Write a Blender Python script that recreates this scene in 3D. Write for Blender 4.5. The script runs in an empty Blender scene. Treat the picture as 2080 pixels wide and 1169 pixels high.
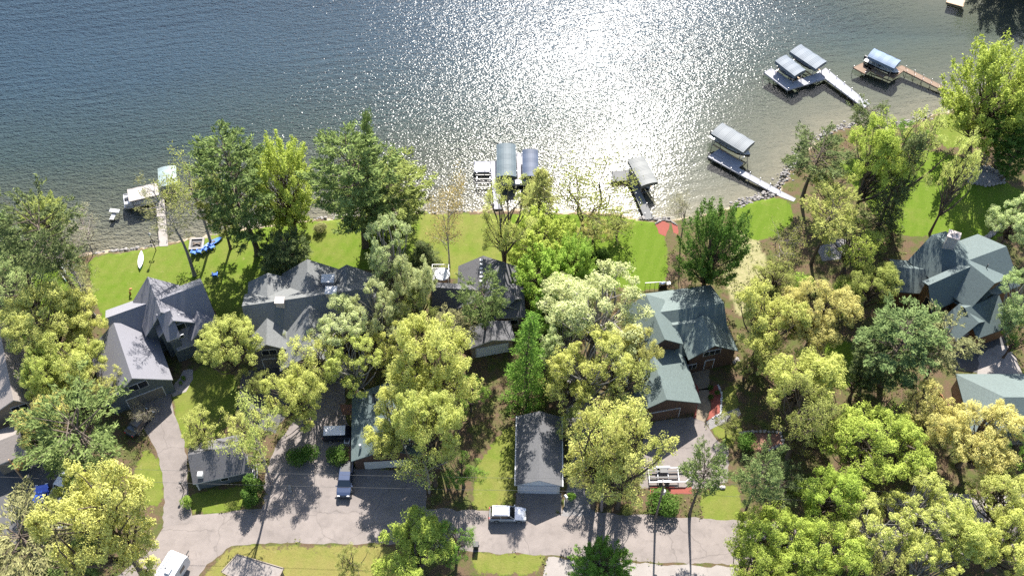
import bpy, math, random
import numpy as np
R=math.radians
S=bpy.context.scene
COL=S.collection
# ---------------------------------------------------------------- camera, sky, sun, exposure
FPX=2200.; HC=134.; PITCH=R(53.7)
cam=bpy.data.cameras.new("camera"); camo=bpy.data.objects.new("camera",cam); COL.objects.link(camo)
cam.sensor_width=36; cam.lens=36*FPX/2080; cam.clip_start=1; cam.clip_end=9000
camo.location=(0,0,HC); camo.rotation_euler=(R(90)-PITCH,0,0); S.camera=camo
SUN_EL=R(44); SUN_AZ=R(6)          # azimuth: clockwise from +Y
w=bpy.data.worlds.new("World"); S.world=w; w.use_nodes=True
nt=w.node_tree; bg=nt.nodes["Background"]
sky=nt.nodes.new("ShaderNodeTexSky"); sky.sky_type='NISHITA'; sky.sun_disc=False
sky.sun_elevation=SUN_EL; sky.sun_rotation=SUN_AZ; sky.air_density=1.0; sky.dust_density=1.0
nt.links.new(sky.outputs[0],bg.inputs[0]); bg.inputs[1].default_value=0.09
sl=bpy.data.lights.new("sun",'SUN'); sl.energy=4.8; sl.angle=R(0.5); sl.color=(1,.955,.88)
so=bpy.data.objects.new("sun",sl); COL.objects.link(so)
so.rotation_euler=(R(90)-SUN_EL,0,-SUN_AZ+R(180)); so.location=(0,0,200)
S.view_settings.view_transform='Standard'; S.view_settings.look='None'
S.view_settings.exposure=1.7; S.view_settings.gamma=1; S.view_settings.use_curve_mapping=False
cy=S.cycles; cy.max_bounces=7; cy.transparent_max_bounces=8; cy.diffuse_bounces=3; cy.glossy_bounces=3
cy.transmission_bounces=4; cy.sample_clamp_indirect=4; cy.use_denoising=False; cy.sample_clamp_direct=2.2
# ---------------------------------------------------------------- pixel <-> world
def P(x,y,z=0.):
    a=(x-1040)/FPX; b=(584.5-y)/FPX
    dy=math.cos(PITCH)+b*math.sin(PITCH); dz=-math.sin(PITCH)+b*math.cos(PITCH)
    t=(z-HC)/dz
    return np.array((a*t,dy*t,z))
def Q(X,Y,Z):
    z=Z-HC; dep=Y*math.cos(PITCH)-z*math.sin(PITCH); up=Y*math.sin(PITCH)+z*math.cos(PITCH)
    return (1040+FPX*X/dep,584.5-FPX*up/dep)
def ppm(x,y,z=0.):
    p=P(x,y,z); return FPX/(p[1]*math.cos(PITCH)-(z-HC)*math.sin(PITCH))
# ---------------------------------------------------------------- tagging
def tag(o,label,cat,group=None,kind=None):
    if label: o["label"]=label
    if cat: o["category"]=cat
    if group: o["group"]=group
    if kind: o["kind"]=kind
    return o
def root(name,label,cat,loc,rz=0.,group=None):
    o=bpy.data.objects.new(name,None); COL.objects.link(o); o.empty_display_size=.3
    o.location=tuple(float(v) for v in loc); o.rotation_euler=(0,0,rz)
    return tag(o,label,cat,group)
def struct(o): o["kind"]="structure"; return o
# ---------------------------------------------------------------- materials
class N:
    def __init__(s,name):
        s.m=bpy.data.materials.new(name); s.m.use_nodes=True; s.t=s.m.node_tree
        for n in list(s.t.nodes): s.t.nodes.remove(n)
        s.out=s('OutputMaterial')
    def __call__(s,k,**kw):
        n=s.t.nodes.new('ShaderNode'+k)
        for a,v in kw.items(): setattr(n,a,v)
        return n
    def set(s,sock,v):
        if isinstance(v,bpy.types.NodeSocket): s.t.links.new(v,sock)
        elif v is not None:
            try: sock.default_value=v
            except Exception: sock.default_value=(*v,1)
    def noise(s,scale,detail=3,rough=.55,vec=None,dist=0.):
        n=s('TexNoise'); n.inputs['Scale'].default_value=scale; n.inputs['Detail'].default_value=detail
        n.inputs['Roughness'].default_value=rough; n.inputs['Distortion'].default_value=dist
        if vec is not None: s.t.links.new(vec,n.inputs['Vector'])
        return n.outputs['Fac']
    def ramp(s,f,stops):
        n=s('ValToRGB'); e=n.color_ramp.elements
        while len(e)<len(stops): e.new(.5)
        for i,(p,c) in enumerate(stops):
            e[i].position=p; e[i].color=(c,c,c,1) if isinstance(c,(int,float)) else (*c,1)
        s.t.links.new(f,n.inputs[0]); return n.outputs[0]
    def mix(s,f,a,b,mode='MIX'):
        n=s('Mix',data_type='RGBA',blend_type=mode)
        s.set(n.inputs[0],f); s.set(n.inputs[6],a); s.set(n.inputs[7],b); return n.outputs[2]
    def math(s,op,a,b=None,c=None):
        n=s('Math',operation=op)
        for i,v in enumerate((a,b,c)):
            if v is not None: s.set(n.inputs[i],v)
        return n.outputs[0]
    def pos(s): return s('NewGeometry').outputs['Position']
    def obj(s): return s('TexCoord').outputs['Object']
    def mapv(s,v,scale,rot=(0,0,0)):
        n=s('Mapping'); n.inputs['Scale'].default_value=scale; n.inputs['Rotation'].default_value=rot
        s.t.links.new(v,n.inputs['Vector']); return n.outputs[0]
    def bump(s,h,st,dist=.05,nrm=None):
        n=s('Bump'); n.inputs['Strength'].default_value=st; n.inputs['Distance'].default_value=dist
        s.t.links.new(h,n.inputs['Height'])
        if nrm is not None: s.t.links.new(nrm,n.inputs['Normal'])
        return n.outputs[0]
    def pbr(s,col,rough=.7,metal=0.,spec=.5,nrm=None,coat=0.):
        b=s('BsdfPrincipled'); s.set(b.inputs['Base Color'],col); s.set(b.inputs['Roughness'],rough)
        b.inputs['Metallic'].default_value=metal; b.inputs['Specular IOR Level'].default_value=spec
        b.inputs['Coat Weight'].default_value=coat
        if nrm is not None: s.t.links.new(nrm,b.inputs['Normal'])
        s.t.links.new(b.outputs[0],s.out.inputs[0]); return s.m
def attr(n,name):
    a=n('Attribute'); a.attribute_name=name; return a.outputs['Fac']
def m_plain(name,c,rough=.6,metal=0.,var=.12,sc=3.,spec=.5,coat=0.):
    n=N(name); f=n.noise(sc,4,.6,n.obj())
    lo=tuple(v*(1-var) for v in c); hi=tuple(min(1,v*(1+var)) for v in c)
    return n.pbr(n.mix(f,lo,hi),rough,metal,spec,coat=coat)
def m_shingle(name,c,var=.35,blot=.25,spec=.35):
    n=N(name); p=n.pos()
    rows=n.mapv(p,(1.3,1.3,9.0)); tabs=n.noise(2.2,3,.7,rows)
    sp=n.noise(7.,2,.6,p); bl=n.noise(.35,3,.6,p)
    c0=tuple(v*(1-var) for v in c); c1=tuple(v*(1+var) for v in c)
    k=n.mix(n.ramp(tabs,[(.3,0.),(.7,1.)]),c0,c1)
    k=n.mix(n.ramp(sp,[(.35,.2),(.7,0.)]),k,tuple(v*.6 for v in c))
    k=n.mix(n.ramp(bl,[(.35,blot),(.65,0.)]),k,tuple(v*.7+.01 for v in c))
    nb=n.bump(tabs,.35,.04)
    return n.pbr(k,.72,0,spec,nb)
def m_siding(name,c,horizontal=True,var=.2):
    n=N(name); p=n.pos()
    v=n.mapv(p,(.4,.4,7.) if horizontal else (6.,6.,.3)); f=n.noise(2.,2,.5,v)
    return n.pbr(n.mix(f,tuple(x*(1-var) for x in c),tuple(x*(1+var) for x in c)),.65,0,.4,n.bump(f,.4,.02))
def m_paved(name,c,patch=(.8,1.15),crack=True,grain=.2):
    n=N(name); p=n.pos()
    a=n.noise(.32,5,.7,p); b=n.noise(14.,2,.6,p); st=n.noise(.9,4,.6,p,.6)
    k=n.mix(n.ramp(a,[(.3,0.),(.7,1.)]),tuple(v*patch[0] for v in c),tuple(v*patch[1] for v in c))
    k=n.mix(n.ramp(b,[(.3,grain),(.7,0.)]),k,tuple(v*.55 for v in c))
    k=n.mix(n.ramp(st,[(.54,0.),(.72,.5)]),k,tuple(v*.6 for v in c))
    if crack:
        vo=n('TexVoronoi',feature='DISTANCE_TO_EDGE'); vo.inputs['Scale'].default_value=.11
        wv=n('Mix',data_type='VECTOR'); wv.inputs[0].default_value=.12
        nn=n('TexNoise'); nn.inputs['Scale'].default_value=.7; n.t.links.new(p,nn.inputs['Vector'])
        sc=n('VectorMath',operation='SCALE'); sc.inputs[3].default_value=9.; n.t.links.new(nn.outputs['Color'],sc.inputs[0])
        n.t.links.new(p,wv.inputs[4]); n.t.links.new(sc.outputs[0],wv.inputs[5]); n.t.links.new(wv.outputs[1],vo.inputs['Vector'])
        k=n.mix(n.ramp(vo.outputs['Distance'],[(.0,.4),(.003,.3),(.007,0.)]),k,tuple(v*.3 for v in c))
    return n.pbr(k,.85,0,.3,n.bump(b,.25,.02))
def m_leaf(name,trans=.45,hue=.12):
    n=N(name); oi=n('ObjectInfo'); v=attr(n,'leafvar')
    sc=n.math('MULTIPLY_ADD',v,.7,.65)
    m=n('VectorMath',operation='SCALE'); n.t.links.new(oi.outputs['Color'],m.inputs[0]); n.t.links.new(sc,m.inputs[3])
    c=n.mix(n.math('MULTIPLY',v,.35),m.outputs[0],n.mix(.5,m.outputs[0],(.52,.50,.22)))
    d=n('BsdfDiffuse'); t=n('BsdfTranslucent'); n.set(d.inputs[0],c); n.set(t.inputs[0],c)
    x=n('MixShader'); x.inputs[0].default_value=trans
    n.t.links.new(d.outputs[0],x.inputs[1]); n.t.links.new(t.outputs[0],x.inputs[2]); n.t.links.new(x.outputs[0],n.out.inputs[0])
    return n.m
def m_bark(name,a,b):
    n=N(name); p=n.obj(); f=n.noise(3.,4,.7,n.mapv(p,(3,3,.6)))
    return n.pbr(n.mix(f,a,b),.9,0,.2,n.bump(f,.6,.05))
M={}
M['leaf']=m_leaf('leaf'); M['needle']=m_leaf('needle',.22)
M['bark']=m_bark('bark',(.05,.038,.028),(.15,.12,.095)); M['bark_grey']=m_bark('bark_grey',(.12,.11,.10),(.3,.28,.26))
M['birch']=m_bark('birch_bark',(.22,.2,.17),(.5,.47,.42)); M['twig']=m_bark('twig',(.16,.13,.12),(.32,.27,.26))
M['asphalt']=m_paved('asphalt',(.19,.164,.151)); M['drive']=m_paved('drive_asphalt',(.175,.152,.141),grain=.15)
M['concrete']=m_paved('concrete',(.235,.212,.197),(.9,1.1),False,.1); M['gravel']=m_paved('gravel',(.19,.18,.178),(.7,1.2),False,.6)
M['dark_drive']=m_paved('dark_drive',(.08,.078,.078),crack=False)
M['paver']=m_paved('paver',(.2,.16,.115),(.85,1.15),False,.35)
M['navy']=m_shingle('navy_shingle',(.155,.153,.172),.10,.10); M['grey']=m_shingle('grey_shingle',(.12,.125,.125),.3,.1)
M['dark']=m_shingle('dark_shingle',(.075,.074,.08),.3); M['green']=m_shingle('green_shingle',(.092,.120,.115),.25)
M['green2']=m_shingle('dark_green_shingle',(.076,.102,.102),.25); M['tan']=m_shingle('tan_shingle',(.20,.175,.16),.15)
M['garage_grey']=m_shingle('garage_shingle',(.10,.10,.105),.2,.35); M['shed_grey']=m_shingle('shed_shingle',(.10,.098,.103),.25,.5)  # garage grey is darkened: tree shade missing from that roof is in its colour
M['wall_navy']=m_siding('wall_slate_siding',(.07,.085,.095)); M['wall_grey']=m_siding('wall_grey_siding',(.10,.097,.095))
M['wall_brown']=m_siding('wall_brown_siding',(.075,.045,.033),False); M['wall_white']=m_siding('wall_white_siding',(.5,.51,.54),True,.05)
M['wall_cedar']=m_siding('wall_cedar',(.13,.07,.03),False); M['wall_tan']=m_siding('wall_tan',(.19,.155,.12))
M['trim']=m_plain('white_trim',(.36,.36,.37),.5,var=.06); M['glass']=m_plain('window_glass',(.012,.015,.02),.06,0,.2,.6,spec=.8)
M['door']=m_plain('garage_door',(.45,.45,.48),.5,var=.05); M['door_dark']=m_plain('dark_garage_door',(.12,.11,.10),.5)
M['door_brown']=m_plain('brown_garage_door',(.10,.06,.042),.5); M['door_grey']=m_plain('grey_garage_door',(.40,.39,.38),.55)
M['stone']=m_plain('stone',(.33,.31,.30),.85,var=.5,sc=3.5); M['brickchim']=m_plain('brick',(.40,.34,.31),.85,var=.3,sc=5)
M['white']=m_plain('white_paint',(.42,.42,.42),.45,var=.08); M['metal']=m_plain('galvanised_metal',(.45,.46,.48),.35,.8)
M['black']=m_plain('black_plastic',(.02,.02,.022),.45); M['tyre']=m_plain('tyre',(.018,.018,.018),.85)
M['chrome']=m_plain('chrome',(.7,.7,.72),.15,1.); M['lamp']=m_plain('lamp_lens',(.75,.75,.75),.1); M['red']=m_plain('tail_lens',(.35,.02,.015),.2)
M['wood']=m_siding('wood',(.36,.24,.15),False,.3); M['wood_red']=m_siding('red_wood',(.38,.16,.07),False,.2)
M['blue_pl']=m_plain('blue_plastic',(.03,.13,.48),.4); M['teal']=m_plain('teal_paint',(.30,.62,.66),.35); M['pole']=m_bark('pole_wood',(.10,.08,.06),(.22,.18,.15))
def m_deck(name,c,sp=4.5):
    n=N(name); p=n.obj(); w=n('TexWave',wave_type='BANDS',bands_direction='DIAGONAL'); w.inputs['Scale'].default_value=sp
    w.inputs['Distortion'].default_value=.6; n.t.links.new(p,w.inputs['Vector'])
    f=n.noise(1.2,4,.6,p); k=n.mix(f,tuple(v*.82 for v in c),tuple(min(1,v*1.12) for v in c))
    k=n.mix(n.ramp(w.outputs['Fac'],[(.0,.35),(.2,0.)]),k,tuple(v*.45 for v in c))
    return n.pbr(k,.75,0,.15)
M['dk_white']=m_deck('white_decking',(.27,.27,.295)); M['dk_grey']=m_deck('grey_decking',(.14,.14,.14)); M['dk_tan']=m_deck('tan_decking',(.185,.13,.095))
M['dk_pale']=m_deck('pale_decking',(.26,.235,.215)); M['dk_cedar']=m_deck('cedar_decking',(.26,.15,.045))
def m_canvas(name,c,ribs=1.1):
    n=N(name); p=n.obj(); w=n('TexWave',wave_type='BANDS',bands_direction='X'); w.inputs['Scale'].default_value=ribs; n.t.links.new(p,w.inputs['Vector'])
    f=n.noise(1.5,4,.6,p); k=n.mix(f,tuple(v*.85 for v in c),tuple(v*1.12 for v in c))
    k=n.mix(n.ramp(w.outputs['Fac'],[(.0,.35),(.12,0.)]),k,tuple(v*1.5 for v in c))
    return n.pbr(k,.6,0,.3,n.bump(w.outputs['Fac'],.25,.05))
M['cv_teal']=m_canvas('slate_canvas',(.055,.078,.092)); M['cv_blue']=m_canvas('blue_canvas',(.028,.042,.075),.01); M['cv_grey']=m_canvas('grey_canvas',(.125,.13,.127))
M['cv_dark']=m_canvas('charcoal_canvas',(.105,.118,.13)); M['cv_steel']=m_canvas('steel_canvas',(.095,.115,.14)); M['cv_sky']=m_canvas('light_blue_canvas',(.11,.155,.23),1.6)
M['cv_mint']=m_canvas('pale_canvas',(.16,.20,.20),.01); M['cv_tan']=m_canvas('tan_canvas',(.24,.215,.2),.01)
def m_paint(name,c,metal=.3): return m_plain(name,c,.28,metal,.05,2.,coat=.6)
M['p_silver']=m_paint('silver_paint',(.5,.51,.53),.5); M['p_black']=m_paint('black_paint',(.018,.02,.025)); M['p_navy']=m_paint('navy_paint',(.03,.045,.09))
M['p_blue']=m_paint('blue_paint',(.02,.08,.42)); M['p_white']=m_paint('white_car_paint',(.5,.5,.52),0.)
M['p_grey']=m_paint('grey_paint',(.42,.42,.42),.4)
M['rock']=m_plain('rock',(.22,.205,.195),.9,var=.5,sc=1.5)
M['mulch']=(lambda n:n.pbr(n.mix(n.noise(9.,3,.7,n.pos()),(.12,.03,.022),(.27,.085,.065)),.9,0,.2))(N('red_mulch'))
M['mulch_dark']=(lambda n:n.pbr(n.mix(n.noise(6.,3,.7,n.pos()),(.10,.05,.035),(.26,.14,.10)),.9,0,.2))(N('brown_mulch'))
M['gravelbed']=(lambda n:n.pbr(n.mix(n.noise(5.,3,.75,n.pos()),(.07,.068,.068),(.30,.285,.28)),.9,0,.2,n.bump(n.noise(5.,3,.75,n.pos()),.8,.15)))(N('gravel_bed'))
# ---------------------------------------------------------------- mesh builder
def mesh_np(name,V,F,mats,midx=None,smooth=False,fattr=None):
    V=np.asarray(V,dtype=np.float32).reshape(-1,3); me=bpy.data.meshes.new(name)
    if isinstance(F,np.ndarray):
        k=F.shape[1]; me.vertices.add(len(V)); me.vertices.foreach_set('co',V.ravel())
        me.loops.add(F.size); me.loops.foreach_set('vertex_index',F.ravel().astype(np.int32))
        me.polygons.add(len(F)); me.polygons.foreach_set('loop_start',np.arange(0,F.size,k,dtype=np.int32))
        try: me.polygons.foreach_set('loop_total',np.full(len(F),k,dtype=np.int32))
        except Exception: pass
    else: me.from_pydata([tuple(map(float,v)) for v in V],[],F)
    for m in (mats if isinstance(mats,(list,tuple)) else [mats]): me.materials.append(m)
    if midx is not None: me.polygons.foreach_set('material_index',np.asarray(midx,dtype=np.int32))
    if smooth: me.polygons.foreach_set('use_smooth',np.ones(len(me.polygons),dtype=bool))
    if fattr is not None:
        a=me.attributes.new('leafvar','FLOAT','FACE'); a.data.foreach_set('value',np.asarray(fattr,dtype=np.float32))
    me.update(calc_edges=True); me.validate(); return me
class MB:
    def __init__(s): s.v=[]; s.f=[]; s.m=[]
    def add(s,v,f,m=0):
        o=len(s.v); s.v+= [tuple(float(c) for c in x) for x in v]; s.f+=[tuple(i+o for i in q) for q in f]; s.m+=[m]*len(f); return s
    def box(s,c,d,rz=0.,m=0):
        x,y,z=d[0]/2,d[1]/2,d[2]/2; cs,sn=math.cos(rz),math.sin(rz); v=[]
        for k in (-z,z):
            for a,b in ((-x,-y),(x,-y),(x,y),(-x,y)): v.append((c[0]+a*cs-b*sn,c[1]+a*sn+b*cs,c[2]+k))
        return s.add(v,[(3,2,1,0),(4,5,6,7),(0,1,5,4),(1,2,6,5),(2,3,7,6),(3,0,4,7)],m)
    def prism(s,poly,z0,z1,m=0):
        n=len(poly); area=sum(poly[i][0]*poly[(i+1)%n][1]-poly[(i+1)%n][0]*poly[i][1] for i in range(n))
        if area<0: poly=poly[::-1]
        v=[(p[0],p[1],z0) for p in poly]+[(p[0],p[1],z1) for p in poly]
        f=[tuple(range(n-1,-1,-1)),tuple(range(n,2*n))]+[(i,(i+1)%n,n+(i+1)%n,n+i) for i in range(n)]
        return s.add(v,f,m)
    def extr_y(s,prof,y0,y1,m=0,top=None):      # profile in x,z extruded along y
        n=len(prof); v=[(p[0],y0,p[1]) for p in prof]+[(p[0],y1,p[1]) for p in prof]
        f=[tuple(range(n)),tuple(range(2*n-1,n-1,-1))]+[(i,n+i,n+(i+1)%n,(i+1)%n) for i in range(n)]
        return s.add(v,f,m)
    def tube(s,pts,rad,n=6,m=0,cap=True):
        pts=[np.array(p,float) for p in pts]; v=[]; f=[]
        if isinstance(rad,(int,float)): rad=[rad]*len(pts)
        for i,p in enumerate(pts):
            t=pts[min(i+1,len(pts)-1)]-pts[max(i-1,0)]; t=t/(np.linalg.norm(t)+1e-9)
            a=np.cross(t,(0,0,1.)) if abs(t[2])<.95 else np.cross(t,(1.,0,0)); a/=np.linalg.norm(a); b=np.cross(t,a)
            for k in range(n):
                w=2*math.pi*k/n; v.append(p+rad[i]*(a*math.cos(w)+b*math.sin(w)))
        for i in range(len(pts)-1):
            for k in range(n): f.append((i*n+k,i*n+(k+1)%n,(i+1)*n+(k+1)%n,(i+1)*n+k))
        if cap: f.append(tuple(range(n-1,-1,-1))); f.append(tuple(range((len(pts)-1)*n,len(pts)*n)))
        return s.add(v,f,m)
    def ell(s,c,r,nu=10,nv=6,m=0,jit=0.,rng=None):
        v=[];f=[]
        for j in range(nv+1):
            ph=math.pi*j/nv
            for i in range(nu):
                th=2*math.pi*i/nu; k=1+(rng.uniform(-jit,jit) if rng else 0)
                v.append((c[0]+r[0]*k*math.sin(ph)*math.cos(th),c[1]+r[1]*k*math.sin(ph)*math.sin(th),c[2]+r[2]*k*math.cos(ph)))
        for j in range(nv):
            for i in range(nu): f.append((j*nu+i,(j+1)*nu+i,(j+1)*nu+(i+1)%nu,j*nu+(i+1)%nu))
        return s.add(v,f,m)
    def build(s,name,mats,parent=None,bevel=0.,smooth=False,origin=None):
        V=np.array(s.v,float)
        if origin is not None: V=V-np.array(origin,float)
        me=mesh_np(name,V,s.f,mats,s.m,smooth)
        o=bpy.data.objects.new(name,me); COL.objects.link(o)
        if origin is not None: o.location=tuple(float(c) for c in origin)
        if parent is not None: o.parent=parent
        if bevel:
            b=o.modifiers.new('bevel','BEVEL'); b.width=bevel; b.segments=2; b.limit_method='ANGLE'
        return o
def part(mb,name,mat,parent,**k): return mb.build(name,mat,parent,**k)
def copy_tree(o,parent=None):
    c=o.copy(); COL.objects.link(c); c.parent=parent
    for ch in list(o.children): copy_tree(ch,c)
    return c
# ---------------------------------------------------------------- terrain
WZ=-0.6
SH=[(-900,560),(-300,540),(0,530),(100,528),(190,516),(260,508),(320,500),(400,484),(450,472),(560,457),(640,447),(720,438),(860,433),(960,430),(1100,430),(1240,434),(1300,446),(1360,446),(1425,440),(1490,420),(1530,406),(1575,396),(1590,372),(1606,345),(1640,300),(1690,268),(1740,252),(1800,262),(1850,252),(1895,236),(1950,222),(2080,185),(2250,150),(2420,60),(2420,-60),(2200,-48),(2090,-40),(1990,-48),(1900,-75),(1850,-140),(1900,-260)]
shore=[P(x,y,WZ)[:2] for x,y in SH]
land=shore+[np.array((400.,400.)),np.array((5000.,400.)),np.array((5000.,-3000.)),np.array((-5000.,-3000.)),np.array((-5000.,shore[0][1]))]
def inside(pts,poly):
    x,y=pts[:,0],pts[:,1]; r=np.zeros(len(x),bool); n=len(poly)
    for i in range(n):
        x0,y0=poly[i][:2]; x1,y1=poly[(i+1)%n][:2]
        if y0==y1: continue
        c=((y0>y)!=(y1>y)); r^=c&(x<(x1-x0)*(y-y0)/(y1-y0)+x0)
    return r
def segdist(pts,poly,closed=True):
    d=np.full(len(pts),1e9); n=len(poly)
    for i in range(n if closed else n-1):
        a=np.array(poly[i][:2]); b=np.array(poly[(i+1)%n][:2]); ab=b-a
        t=np.clip(((pts-a)@ab)/(ab@ab+1e-9),0,1); d=np.minimum(d,np.hypot(*(pts-a-t[:,None]*ab).T))
    return d
gx=np.concatenate([-100-np.geomspace(6000,4,14),np.arange(-100,100.1,.5),100+np.geomspace(4,6000,14)])
gy=np.concatenate([40-np.geomspace(3000,4,10),np.arange(40,185.1,.5),185+np.geomspace(4,7000,14)])
GX,GY=np.meshgrid(gx,gy); G=np.stack([GX.ravel(),GY.ravel()],1)
sd=segdist(G,shore,False); sd=np.where(inside(G,land),sd,-sd)
rw=np.random.default_rng(3).normal(size=(ny_:=len(gy),len(gx))); rw=(rw+np.roll(rw,1,0)+np.roll(rw,1,1)+np.roll(rw,-1,0)+np.roll(rw,-1,1)+np.roll(rw,2,1)+np.roll(rw,-2,1))/7; wob=.55*rw.ravel()+.18*np.sin(G[:,0]*.37+G[:,1]*.13); sdn=sd+wob*np.exp(-np.abs(sd)/4)
gz=np.interp(sdn,[-400,-60,-30,-16,-8,-2,-.1,.25,.7],[-9,-6.5,-3.4,-1.9,-1.35,-.85,-.66,-.3,0])
LAWN=[([(180,524),(320,503),(410,484),(450,474),(560,459),(720,440),(860,436),(880,560),(770,545),(620,560),(520,600),(480,680),(440,640),(420,590),(300,600),(215,660),(190,600)],.25),
([(850,436),(960,433),(1050,433),(1060,560),(860,570)],.42),([(1040,433),(1240,438),(1300,449),(1330,449),(1350,480),(1355,560),(1340,585),(1300,590),(1150,570),(1040,560)],.0),
([(1488,424),(1530,410),(1575,399),(1600,410),(1612,450),(1570,480),(1530,490),(1500,465)],.1),
([(1890,244),(1950,228),(2000,222),(1985,300),(1915,300)],.35),([(1700,330),(1840,300),(1960,320),(2080,390),(2090,440),(2010,495),(1920,482),(1820,475),(1780,440)],.12),
([(352,800),(400,742),(480,760),(486,835),(430,900),(378,916),(352,840)],.4),([(296,905),(325,935),(334,985),(334,1030),(290,1030),(270,960)],.45),
([(384,1000),(500,985),(508,1032),(440,1040),(388,1046)],.4),([(955,1032),(975,930),(1030,862),(1048,870),(1048,1010),(1000,1032)],.55),
([(400,1180),(470,1105),(700,1104),(840,1112),(850,1180)],.8),([(955,1124),(1110,1124),(1092,1168),(970,1168)],.5),
([(1436,862),(1500,848),(1515,882),(1482,908),(1458,890)],.5),([(1466,790),(1495,770),(1506,835),(1452,858),(1468,820)],.6),
([(1425,992),(1505,986),(1505,1066),(1425,1062)],.4),([(-40,640),(40,630),(60,690),(0,720),(-40,720)],.0),([(70,520),(160,560),(170,620),(90,650),(60,600)],.0),
([(1680,690),(1740,700),(1730,790),(1670,770)],.1)]
lw=np.zeros(len(G)); dr=np.zeros(len(G))
for poly,d in LAWN:
    pw=[P(x,y)[:2] for x,y in poly]; i=inside(G,pw); lw[i]=1.12-(.42*d if d>=.35 else 0); dr[i]=d
L2=lw.reshape(len(gy),len(gx))
for _ in range(3): L2=(L2+np.roll(L2,1,0)+np.roll(L2,-1,0)+np.roll(L2,1,1)+np.roll(L2,-1,1))/5
lw=L2.ravel()
MEAD=[P(x,y)[:2] for x,y in [(1490,460),(1540,490),(1570,560),(1560,640),(1500,640),(1470,570)]]
md=inside(G,MEAD).astype(float)
nx,ny=len(gx),len(gy); I=np.arange(nx*ny).reshape(ny,nx)
F=np.stack([I[:-1,:-1].ravel(),I[:-1,1:].ravel(),I[1:,1:].ravel(),I[1:,:-1].ravel()],1)
n=N('ground_soil'); p=n.pos(); nz=n.noise(.55,4,.6,p); n2=n.noise(5.,3,.7,p); n3=n.noise(.12,3,.6,p); n4=n.noise(1.7,4,.65,p,.5)
L=n.ramp(n.math('ADD',attr(n,'lawn'),n.math('MULTIPLY',n.math('SUBTRACT',n.mix(.45,n4,nz),.5),1.7)),[(.42,0.),(.58,1.)])
green=n.mix(n2,(.050,.090,.006),(.098,.148,.012)); dry=n.mix(n2,(.10,.095,.024),(.205,.18,.06))
dm=n.ramp(n.math('ADD',attr(n,'dry'),n.math('MULTIPLY',n.math('SUBTRACT',n.mix(.5,nz,n3),.5),1.5)),[(.12,0.),(.85,1.)])
lawn=n.mix(dm,green,dry); mow=n('TexWave',wave_type='BANDS',bands_direction='X'); mow.inputs['Scale'].default_value=.16; mow.inputs['Distortion'].default_value=6.; mow.inputs['Detail'].default_value=2; n.t.links.new(n.mapv(p,(1,1,1),(0,0,R(24))),mow.inputs['Vector'])
lawn=n.mix(n.ramp(mow.outputs['Fac'],[(.3,0.),(.7,.08)]),lawn,(.17,.20,.04)); lawn=n.mix(n.ramp(n.noise(2.3,4,.7,p),[(.58,0.),(.72,.5)]),lawn,(.035,.065,.008)); lawn=n.mix(n.ramp(n.noise(.8,4,.75,p),[(.62,0.),(.74,.55)]),lawn,(.22,.19,.09)); lawn=n.mix(n.ramp(n.noise(9.,1,.5,p),[(.70,0.),(.73,.6)]),lawn,(.26,.19,.11))
litter=n.mix(n2,(.04,.027,.016),(.145,.10,.062)); lg=n.mix(n2,(.03,.048,.009),(.085,.105,.025))
litter=n.mix(n.ramp(nz,[(.42,0.),(.62,.85)]),litter,lg)
mead=n.mix(n4,(.10,.12,.03),(.33,.28,.17)); litter=n.mix(attr(n,'meadow'),litter,mead)
land_c=n.mix(L,litter,lawn)
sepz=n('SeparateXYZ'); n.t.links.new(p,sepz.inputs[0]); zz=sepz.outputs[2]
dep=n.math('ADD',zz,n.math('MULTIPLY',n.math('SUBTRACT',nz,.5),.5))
bed=n.ramp(n.math('MULTIPLY_ADD',dep,1/9.,1.),[(0.,(.034,.060,.100)),(.45,(.036,.062,.090)),(.70,(.046,.064,.062)),(.80,(.078,.082,.062)),(.87,(.135,.12,.088)),(.92,(.205,.168,.12)),(.955,(.27,.215,.155))])  # light absorbed by the water is painted into the bed colour by depth
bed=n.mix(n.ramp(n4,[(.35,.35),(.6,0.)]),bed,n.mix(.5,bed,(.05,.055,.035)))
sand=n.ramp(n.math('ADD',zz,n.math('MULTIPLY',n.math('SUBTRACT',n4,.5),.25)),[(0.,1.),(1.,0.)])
mr=n('MapRange'); n.t.links.new(n.math('ADD',zz,n.math('MULTIPLY',n.math('SUBTRACT',n4,.5),.35)),mr.inputs[0]); mr.inputs[1].default_value=-.28; mr.inputs[2].default_value=-.12
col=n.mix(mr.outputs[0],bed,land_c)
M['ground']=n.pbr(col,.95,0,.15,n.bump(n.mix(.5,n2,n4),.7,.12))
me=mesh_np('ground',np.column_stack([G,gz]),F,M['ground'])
for nm,a in (('lawn',lw),('dry',dr),('meadow',md)):
    t=me.attributes.new(nm,'FLOAT','POINT'); t.data.foreach_set('value',a.astype(np.float32))
go=bpy.data.objects.new('ground',me); COL.objects.link(go); struct(go)
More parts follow.
